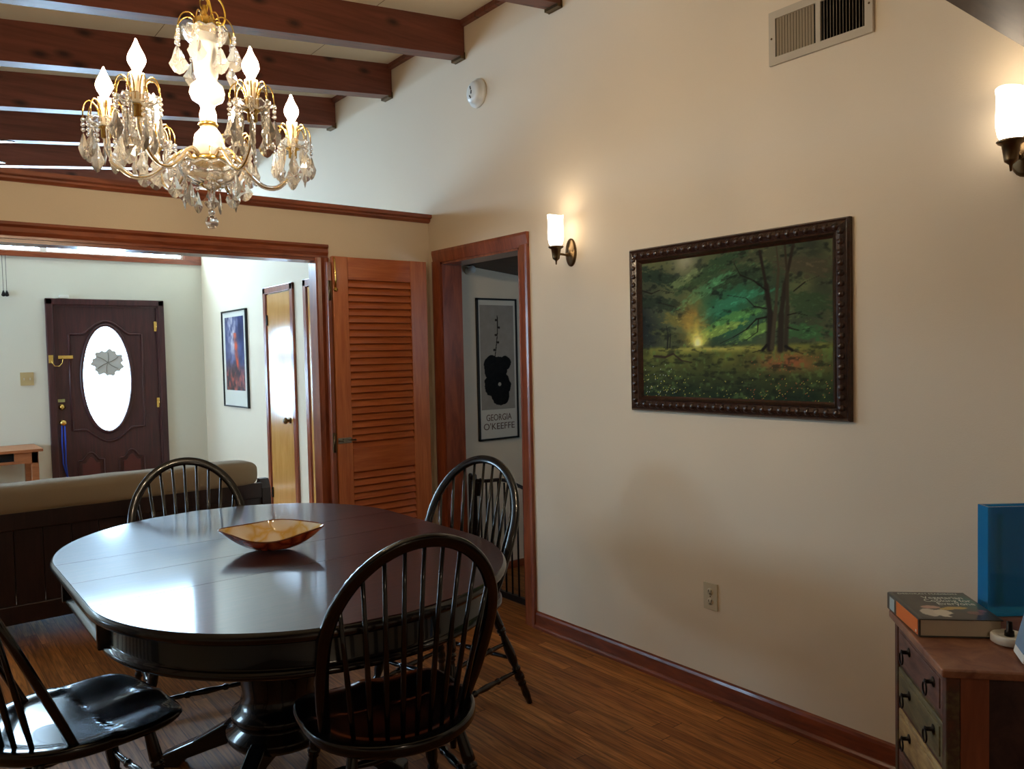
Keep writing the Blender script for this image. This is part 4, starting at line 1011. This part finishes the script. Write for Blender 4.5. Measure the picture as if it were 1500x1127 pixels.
for i in range(6):
    z1 = TH - .028 - .113 * i; z0 = z1 - .100
    m = MB(); m.box((.039, -.30, z0), (LW - .039, -.014, z1), bev=.003); m.box((.055, -.016, z0 + .014), (LW - .055, -.011, z1 - .014), bev=.002)
    d_ = m.build('drawer', dm[i], ct)
    for x in (.092, LW - .14):
        mm = MB(); mm.lathe([(0, .012), (.003, .012), (.005, .005), (.016, .005), (.02, .007), (.022, .003)], (x, -.012, (z0 + z1) / 2 + .012), (0, 1, 0), 12)
        mm.tube([(x + .013 * math.sin(2 * PI * k / 20), .008, (z0 + z1) / 2 - .004 + .016 * math.cos(2 * PI * k / 20)) for k in range(20)], .0022, 6, closed=True)
        mm.build('ring_pull', M['iron'], d_)
    mm = MB(); mm.box((.037, -.035, z0 - .012), (LW - .037, -.018, z0 - .001)); mm.build('rail', M['chest'], ct)
# cookbook: spine runs from P0 to P1
BA = math.atan2(1.034 - .881, 2.121 - 1.965)
bk = thing('cookbook', (1.965, .881, TH + .001), 'thick dark vegetarian cookbook with an orange spine panel lying on the chest', 'book', rz=BA)
SL, BWd, BT = .222, .196, .045   # local x = along the spine, local -y = away from the spine
m = MB()
m.box((0, -BWd, 0), (SL, -.004, .0025)); m.box((0, -BWd, BT - .0025), (SL, -.004, BT)); m.box((0, -.006, .0), (SL, 0, BT), bev=.0025)
m.build('cover', M['bookdark'], bk)
MB().box((.004, -BWd + .004, .0025), (SL - .004, -.006, BT - .0025)).build('pages', M['paper'], bk)
m = MB(); m.box((.004, 0, .004), (.150, .0008, BT - .003)); sp_ = m.build('spine_panel', M['orange'], bk); sp_['label'] = 'orange panel on the spine'
m = MB(); m.box((.165, 0, .006), (.20, .0008, BT - .006)); m.build('spine_picture', plain('pale_spine', C8(170, 180, 176), .5), bk)
m = MB(); m.box((.012, .0008, .008), (.018, .0012, .014)); m.build('publisher_mark', M['white'], bk)
def cover(u, v):
    n = fbm(u * 7, v * 7); n2 = fbm(u * 15 + 4, v * 15)
    c = mix(np.ones(u.shape + (3,)) * rgb(52, 48, 42), rgb(84, 76, 60), n)
    c = mix(c, rgb(54, 110, 100), np.exp(-((u - .95) / .28) ** 2 - ((v - .62) / .28) ** 2) * 1.1)
    def bl(cx, cy, a, b, col, k=.6):
        nonlocal c
        d = ((u - cx) / a) ** 2 + ((v - cy) / b) ** 2 + (n2 - .5) * k; c = mix(c, col, (1 - d) * 5)
    bl(.20, .22, .13, .15, rgb(206, 196, 178)); bl(.36, .20, .13, .14, rgb(220, 208, 186)); bl(.28, .42, .14, .06, rgb(190, 150, 128))
    bl(.62, .40, .16, .05, rgb(190, 160, 80)); bl(.48, .36, .10, .04, rgb(190, 160, 80)); bl(.80, .22, .12, .07, rgb(120, 84, 70), 1.2); bl(.92, .30, .06, .05, rgb(150, 100, 90), 1.2)
    bl(.60, .12, .2, .08, rgb(70, 60, 48))
    return c
# page axes: reading direction runs away from the spine (local -y), top of page towards local +x
painted('cover_art', cover, 60, 70, (.004, -.012, BT + .0004), (0, -(BWd - .016), 0), (SL - .008, 0, 0), vcol('cover_print', .3, .4), bk)
text('author_line', 'DEBORAH MADISON', .014, M['bookink'], bk, (SL - .022, -.022, BT + .0008), (0, -1, 0), (1, 0, 0), .150, .0002)
text('title', 'Vegetarian', .030, M['bookink'], bk, (SL - .060, -.072, BT + .0008), (0, -1, 0), (1, 0, 0), .100, .0002)
text('title', 'Cooking for', .030, M['bookink'], bk, (SL - .085, -.068, BT + .0008), (0, -1, 0), (1, 0, 0), .115, .0002)
text('title', 'Everyone', .030, M['bookink'], bk, (SL - .110, -.092, BT + .0008), (0, -1, 0), (1, 0, 0), .090, .0002)

# blue slab vase
vz = thing('blue_glass_vase', (2.241, .827, TH + .001), 'tall flat blue glass vase standing behind the cookbook', 'vase', rz=math.radians(-38.4))
m = MB(); VW, VT, VH = .16, .045, .292
def ring_rect(x0, x1, y0, y1, z): return [(x0, y0, z), (x1, y0, z), (x1, y1, z), (x0, y1, z)]
vs = ring_rect(.004, VW - .004, .003, VT - .003, 0) + ring_rect(0, VW, 0, VT, .01) + ring_rect(0, VW, 0, VT, VH) + ring_rect(.008, VW - .008, .008, VT - .008, VH) + ring_rect(.008, VW - .008, .008, VT - .008, .025)
fs = [(3, 2, 1, 0), (16, 17, 18, 19)]
for j in range(4):
    for k in range(4): l = (k + 1) % 4; fs.append((j * 4 + k, j * 4 + l, (j + 1) * 4 + l, (j + 1) * 4 + k))
m.add(vs, fs); m.build('vase_body', M['blueglass'], vz)
m = MB(); m.prism([(.024, .272), (.040, .272), (.036, .16), (.044, .03), (.020, .03), (.026, .16)], (0, .0015, 0), (1, 0, 0), (0, 0, 1), (0, .003, 0)); s_ = m.build('pale_streak', M['blueband'], vz)
# charging dock
cdk = thing('charging_dock', (2.085, .722, TH + .001), 'round white charging dock with a black stub on the chest', 'charger')
m = MB(); m.lathe([(0, .036), (.003, .040), (.018, .040), (.021, .037), (.022, .030), (.017, .028), (.017, .001)], (0, 0, 0), (0, 0, 1), 36); m.build('base', M['white'], cdk)
m = MB(); m.lathe([(0, .011), (.012, .010), (.014, .007), (.034, .006), (.035, .004)], (0, 0, .017), (0, 0, 1), 16); m.build('stub', M['iron'], cdk)
# leaning panel
A = Vector((2.016, .693, TH + .001)); B = Vector((1.946, .650, TH + .001))
tl = thing('tablet_frame', (1.946, .650, TH + .001), 'blue grey flat panel in a white frame leaning at the right edge on the chest', 'panel', rz=math.atan2(.693 - .650, 2.016 - 1.946))
m = MB()
R = Matrix.Rotation(math.radians(14), 4, 'X')
m.box((0, -.022, .006), (.082, 0, .17), mat=R, bev=.004); m.build('frame', M['white'], tl)
m = MB(); m.box((.007, -.0005, .026), (.078, .0012, .165), mat=R); m.build('panel', M['bluegrey'], tl)

# ------------------------------------------------------------------ chandelier
CXY = (.697, 2.160)
cn = thing('chandelier', (CXY[0], CXY[1], 1.86), 'lit crystal chandelier with brass arms and candle bulbs hanging on a chain', 'chandelier')
def Z(py): return 1.845 + (322 - py) * .001835 - 1.86 - .004   # pixel row on the column -> local height
pr = lambda L: [(Z(py), r) for py, r in L]
m = MB(); m.lathe(pr([(232, .020), (225, .040), (212, .042), (195, .036), (186, .022), (180, .018), (176, .020), (165, .022), (156, .018), (150, .020), (144, .038), (134, .046), (124, .042), (116, .026), (108, .030), (90, .034), (72, .034), (60, .030), (50, .028)]), (0, 0, 0), (0, 0, 1), 28); m.build('glass_column', M['milk'], cn)
m = MB(); m.lathe(pr([(182, .022), (179, .026), (176, .022)]), (0, 0, 0), (0, 0, 1), 20); m.build('brass_collar', M['brass'], cn)
m = MB(); m.lathe(pr([(240, .030), (234, .050), (230, .050), (226, .044), (224, .020)]), (0, 0, 0), (0, 0, 1), 24); m.build('brass_ring', M['brass'], cn)
m = MB(); m.lathe(pr([(276, .004), (272, .012), (268, .026), (264, .030), (260, .012)]), (0, 0, 0), (0, 0, 1), 20); m.build('brass_finial', M['brass'], cn)
m = MB(); m.lathe(pr([(44, .028), (38, .030), (30, .030), (26, .020), (20, .008), (8, .006)]), (0, 0, 0), (0, 0, 1), 20); m.build('brass_crown', M['brass'], cn)
# scalloped crystal bowls
def scallop(mb, z0, z1, r0, r1, seg=48, lob=12, th=.004):
    vs = []; fs = []; rows = 8
    for side in (0, 1):
        for j in range(rows + 1):
            t = j / rows if side == 0 else 1 - j / rows
            for k in range(seg):
                a = 2 * PI * k / seg; r = r0 + (r1 - r0) * math.sin(t * PI / 2) + .003 * math.cos(lob * a) * t - side * th * .8
                vs.append((r * math.cos(a), r * math.sin(a), z0 + (z1 - z0) * (1 - math.cos(t * PI / 2)) + side * th * (1 - t * .7) + .003 * math.cos(lob * a) * t))
    n_ = 2 * rows + 2
    for j in range(n_ - 1):
        for k in range(seg): l = (k + 1) % seg; fs.append((j * seg + k, j * seg + l, (j + 1) * seg + l, (j + 1) * seg + k))
    fs.append(tuple(range(seg))); fs.append(tuple((n_ - 1) * seg + k for k in range(seg)))
    mb.add(vs, fs, True)
m = MB(); scallop(m, Z(266), Z(238), .022, .082, th=.006); m.build('lower_bowl', M['crystal'], cn)
m = MB(); scallop(m, Z(64), Z(44), .024, .058); m.build('upper_bowl', M['crystal'], cn)
def pendant_mesh(mb, top, L=.052, wd_=.017, bead=0):
    """flat faceted kite drop hanging from top"""
    x, y, z = top
    for i in range(bead): mb.sphere((x, y, z - .006 - i * .0125), .0058, 8, 6); 
    z -= bead * .0125 + .001
    a = random.random() * PI; u_ = Vector((math.cos(a), math.sin(a), 0)); v_ = Vector((-math.sin(a), math.cos(a), 0)); P0 = Vector((x, y, z))
    outl = [(.0, 0), (.28, -.12), (.62, -.42), (1.0, -.62), (.78, -.78), (.42, -.93), (0, -1.0), (-.42, -.93), (-.78, -.78), (-1.0, -.62), (-.62, -.42), (-.28, -.12)]
    ring = [P0 + u_ * (a_ * wd_) + Vector((0, 0, b * L)) for a_, b in outl]
    c1 = P0 + v_ * .006 + Vector((0, 0, -.6 * L)); c2 = P0 - v_ * .006 + Vector((0, 0, -.6 * L)); c3 = P0 + v_ * .003 + Vector((0, 0, -.3 * L)); 
    n_ = len(ring); mb.add(ring + [c1, c2], [(i, (i + 1) % n_, n_) for i in range(n_)] + [((i + 1) % n_, i, n_ + 1) for i in range(n_)])
def spear(mb, top, L=.035): mb.lathe([(0, .002), (.006, .005), (L * .5, .0045), (L, .0006)], top, (0, 0, -1), 6, smooth=False)
# arms
RA = .25
for deg in (-38, 24, 115, 162, -145, -95):
    # angle measured from the camera-facing direction towards image right
    fw = Vector((-.307, -.952, 0)).normalized(); rt = Vector((.952, -.307, 0)).normalized()
    a = math.radians(deg); d = fw * math.cos(a) + rt * math.sin(a)
    az = math.atan2(d.y, d.x)
    arm = bpy.data.objects.new('candle_arm', None); COL.objects.link(arm); arm.parent = cn; arm.rotation_euler = (0, 0, az); arm.empty_display_size = .05
    zc_ = .222                          # height of the drip pan
    m = MB(); pts = []
    ctrl = [(.03, Z(236)), (.06, Z(222)), (.085, Z(226)), (.11, Z(240)), (.15, Z(256)), (.195, Z(256)), (.232, Z(238)), (.249, Z(216)), (.25, zc_ - .012)]
    for i in range(len(ctrl) - 1):
        p0 = ctrl[max(0, i - 1)]; p1 = ctrl[i]; p2 = ctrl[i + 1]; p3 = ctrl[min(len(ctrl) - 1, i + 2)]
        for t in (0, .25, .5, .75):
            q = [.5 * (2 * p1[k] + (p2[k] - p0[k]) * t + (2 * p0[k] - 5 * p1[k] + 4 * p2[k] - p3[k]) * t * t + (3 * p1[k] - p0[k] - 3 * p2[k] + p3[k]) * t ** 3) for k in (0, 1)]
            pts.append((q[0], 0, q[1]))
    pts.append((.25, 0, zc_ - .01)); m.tube(pts, .0072, 10); m.build('arm_tube', M['crystal'], arm)
    m = MB(); m.tube([(p[0], .0, p[2]) for p in pts], .0015, 6); m.lathe([(-.028, .006), (-.026, .012), (-.006, .012), (-.002, .018), (.002, .020)], (RA, 0, zc_), (0, 0, 1), 16); m.build('brass_cup', M['brass'], arm)
    m = MB(); scallop(m, 0, .018, .014, .046, 40, 10, .0035)
    for i, v in enumerate(m.v): m.v[i] = (v[0] + RA, v[1], v[2] + zc_)
    m.build('drip_pan', M['crystal'], arm)
    m = MB(); m.lathe([(0, .013), (.004, .013), (.07, .013), (.074, .010)], (RA, 0, zc_ + .004), (0, 0, 1), 16)
    for k in range(5): q = 2 * PI * k / 5 + deg; m.tube([(RA + .0135 * math.cos(q), .0135 * math.sin(q), zc_ + .076), (RA + .015 * math.cos(q), .015 * math.sin(q), zc_ + .06 - .006 * (k % 3))], .003, 6)
    m.build('candle_sleeve', M['candle'], arm)
    m = MB(); m.lathe([(0, .009), (.008, .0125), (.016, .0175), (.024, .0202), (.031, .0200), (.039, .0176), (.047, .0138), (.055, .0096), (.063, .0060), (.070, .0034), (.076, .001)], (RA, 0, zc_ + .080), (0, 0, 1), 18); m.build('bulb', M['bulb'], arm)
    m = MB(); mp = MB()
    for k in range(8):
        q = 2 * PI * k / 8 + .3; cx_, cy_ = math.cos(q), math.sin(q)
        L = []
        for t in np.linspace(0, 1, 12):
            an = PI * t; r = .014 + .038 * (1 - math.cos(an)) / 2; L.append((RA + r * cx_, r * cy_, zc_ + .012 + .052 * math.sin(an * .93) ** .9 - (.006 if t > .95 else 0)))
        m.tube(L, .0017, 6)
        e = L[-1]
        ob = MB(); pendant_mesh(ob, (e[0], e[1], e[2]), .068, .021, 3); ob.build('crystal_drop', M['crystal'], arm)
        if k % 2 == 0: ob = MB(); spear(ob, (RA + .034 * cx_, .034 * cy_, zc_ - .002), .05); ob.build('crystal_spear', M['crystal'], arm)
        else: ob = MB(); pendant_mesh(ob, (RA + .032 * cx_, .032 * cy_, zc_ + .004), .066, .022, 4); ob.build('crystal_drop', M['crystal'], arm)
    m.build('wire_hooks', M['brass'], arm)
# crown hooks with drops
m = MB()
for k in range(8):
    q = 2 * PI * k / 8 + .2; cx_, cy_ = math.cos(q), math.sin(q); L = []
    for t in np.linspace(0, 1, 12): an = PI * t; r = .020 + .055 * (1 - math.cos(an)) / 2; L.append((r * cx_, r * cy_, Z(40) + .038 * math.sin(an) - .02 * t))
    m.tube(L, .0019, 6); e = L[-1]; ob = MB(); pendant_mesh(ob, e, .070, .025, 2 if k % 2 else 4); ob.build('crown_drop', M['crystal'], cn)
m.build('crown_hooks', M['brass'], cn)
# lower hooks and ring of drops under the bowl
m = MB()
for k in range(8):
    q = 2 * PI * k / 8 + .5; cx_, cy_ = math.cos(q), math.sin(q); L = []
    for t in np.linspace(0, 1, 10): an = PI * t; r = .042 + .046 * (1 - math.cos(an)) / 2; L.append((r * cx_, r * cy_, Z(232) + .034 * math.sin(an) - .016 * t))
    m.tube(L, .0017, 6); ob = MB(); pendant_mesh(ob, L[-1], .060, .021, 2); ob.build('bowl_drop', M['crystal'], cn)
m.tube([(.042 * math.cos(2 * PI * k / 32), .042 * math.sin(2 * PI * k / 32), Z(232)) for k in range(32)], .003, 6, closed=True); m.build('lower_hooks', M['brass'], cn)
for k in range(7):
    q = 2 * PI * k / 7 + .9; ob = MB(); pendant_mesh(ob, (.066 * math.cos(q), .066 * math.sin(q), Z(262)), .062, .020, 1); ob.build('lower_drop', M['crystal'], cn)
m = MB(); pendant_mesh(m, (0, 0, Z(270)), .058, .022, 0); m.sphere((0, 0, Z(306)), .009, 10, 8); m.sphere((0, 0, Z(320)), .0175, 12, 8); m.build('centre_drop', M['crystal'], cn)
# chain and cord
ztop = zc(CXY[0]) - 1.86
m = MB(); z = Z(22); i = 0
while z < ztop - .04:
    L = []
    for k in range(16):
        a = 2 * PI * k / 16; o_ = .010 * math.cos(a); L.append((o_ if i % 2 else 0, 0 if i % 2 else o_, z + .018 * math.sin(a)))
    m.tube(L, .0022, 6, closed=True); z += .030; i += 1
m.build('chain', M['brass'], cn)
m = MB(); rt2 = rt
def loopc(p): return tuple(rt2 * p[0]) [:2] + (p[1],)
C_ = [(.0, Z(30)), (.010, Z(5)), (.020, Z(-12)), (.045, Z(2)), (.052, Z(18)), (.048, Z(30)), (.035, Z(34)), (.022, Z(24)), (.012, Z(-2)), (.0, Z(-30)), (-.004, Z(-60)), (.004, ztop - .02)]
L = []
for i in range(len(C_) - 1):
    p0 = C_[max(0, i - 1)]; p1 = C_[i]; p2 = C_[i + 1]; p3 = C_[min(len(C_) - 1, i + 2)]
    for t in (0, .2, .4, .6, .8):
        q = [.5 * (2 * p1[k] + (p2[k] - p0[k]) * t + (2 * p0[k] - 5 * p1[k] + 4 * p2[k] - p3[k]) * t * t + (3 * p1[k] - p0[k] - 3 * p2[k] + p3[k]) * t ** 3) for k in (0, 1)]
        L.append(loopc(q))
m.tube(L, .0026, 6); m.build('cord', plain('gold_cord', C8(206, 170, 70), .35, .4), cn)
m = MB(); m.lathe([(-.035, .012), (-.03, .05), (-.006, .06), (.0, .06)], (0, 0, ztop), (0, 0, 1), 24); m.build('ceiling_canopy', M['brass'], cn)

# ------------------------------------------------------------------ unseen fill lamp added behind the camera to brighten the room
kl = thing('added_fill_lamp', (.2, -1.3, 2.284), 'round fill lamp added out of view behind the camera', 'lamp')
m = MB(); m.lathe([(0, .16), (.02, .17), (.05, .15), (.075, .08), (.08, .002)], (0, 0, 0), (0, 0, -1), 32); m.build('diffuser', M['fill_lamp'], kl)
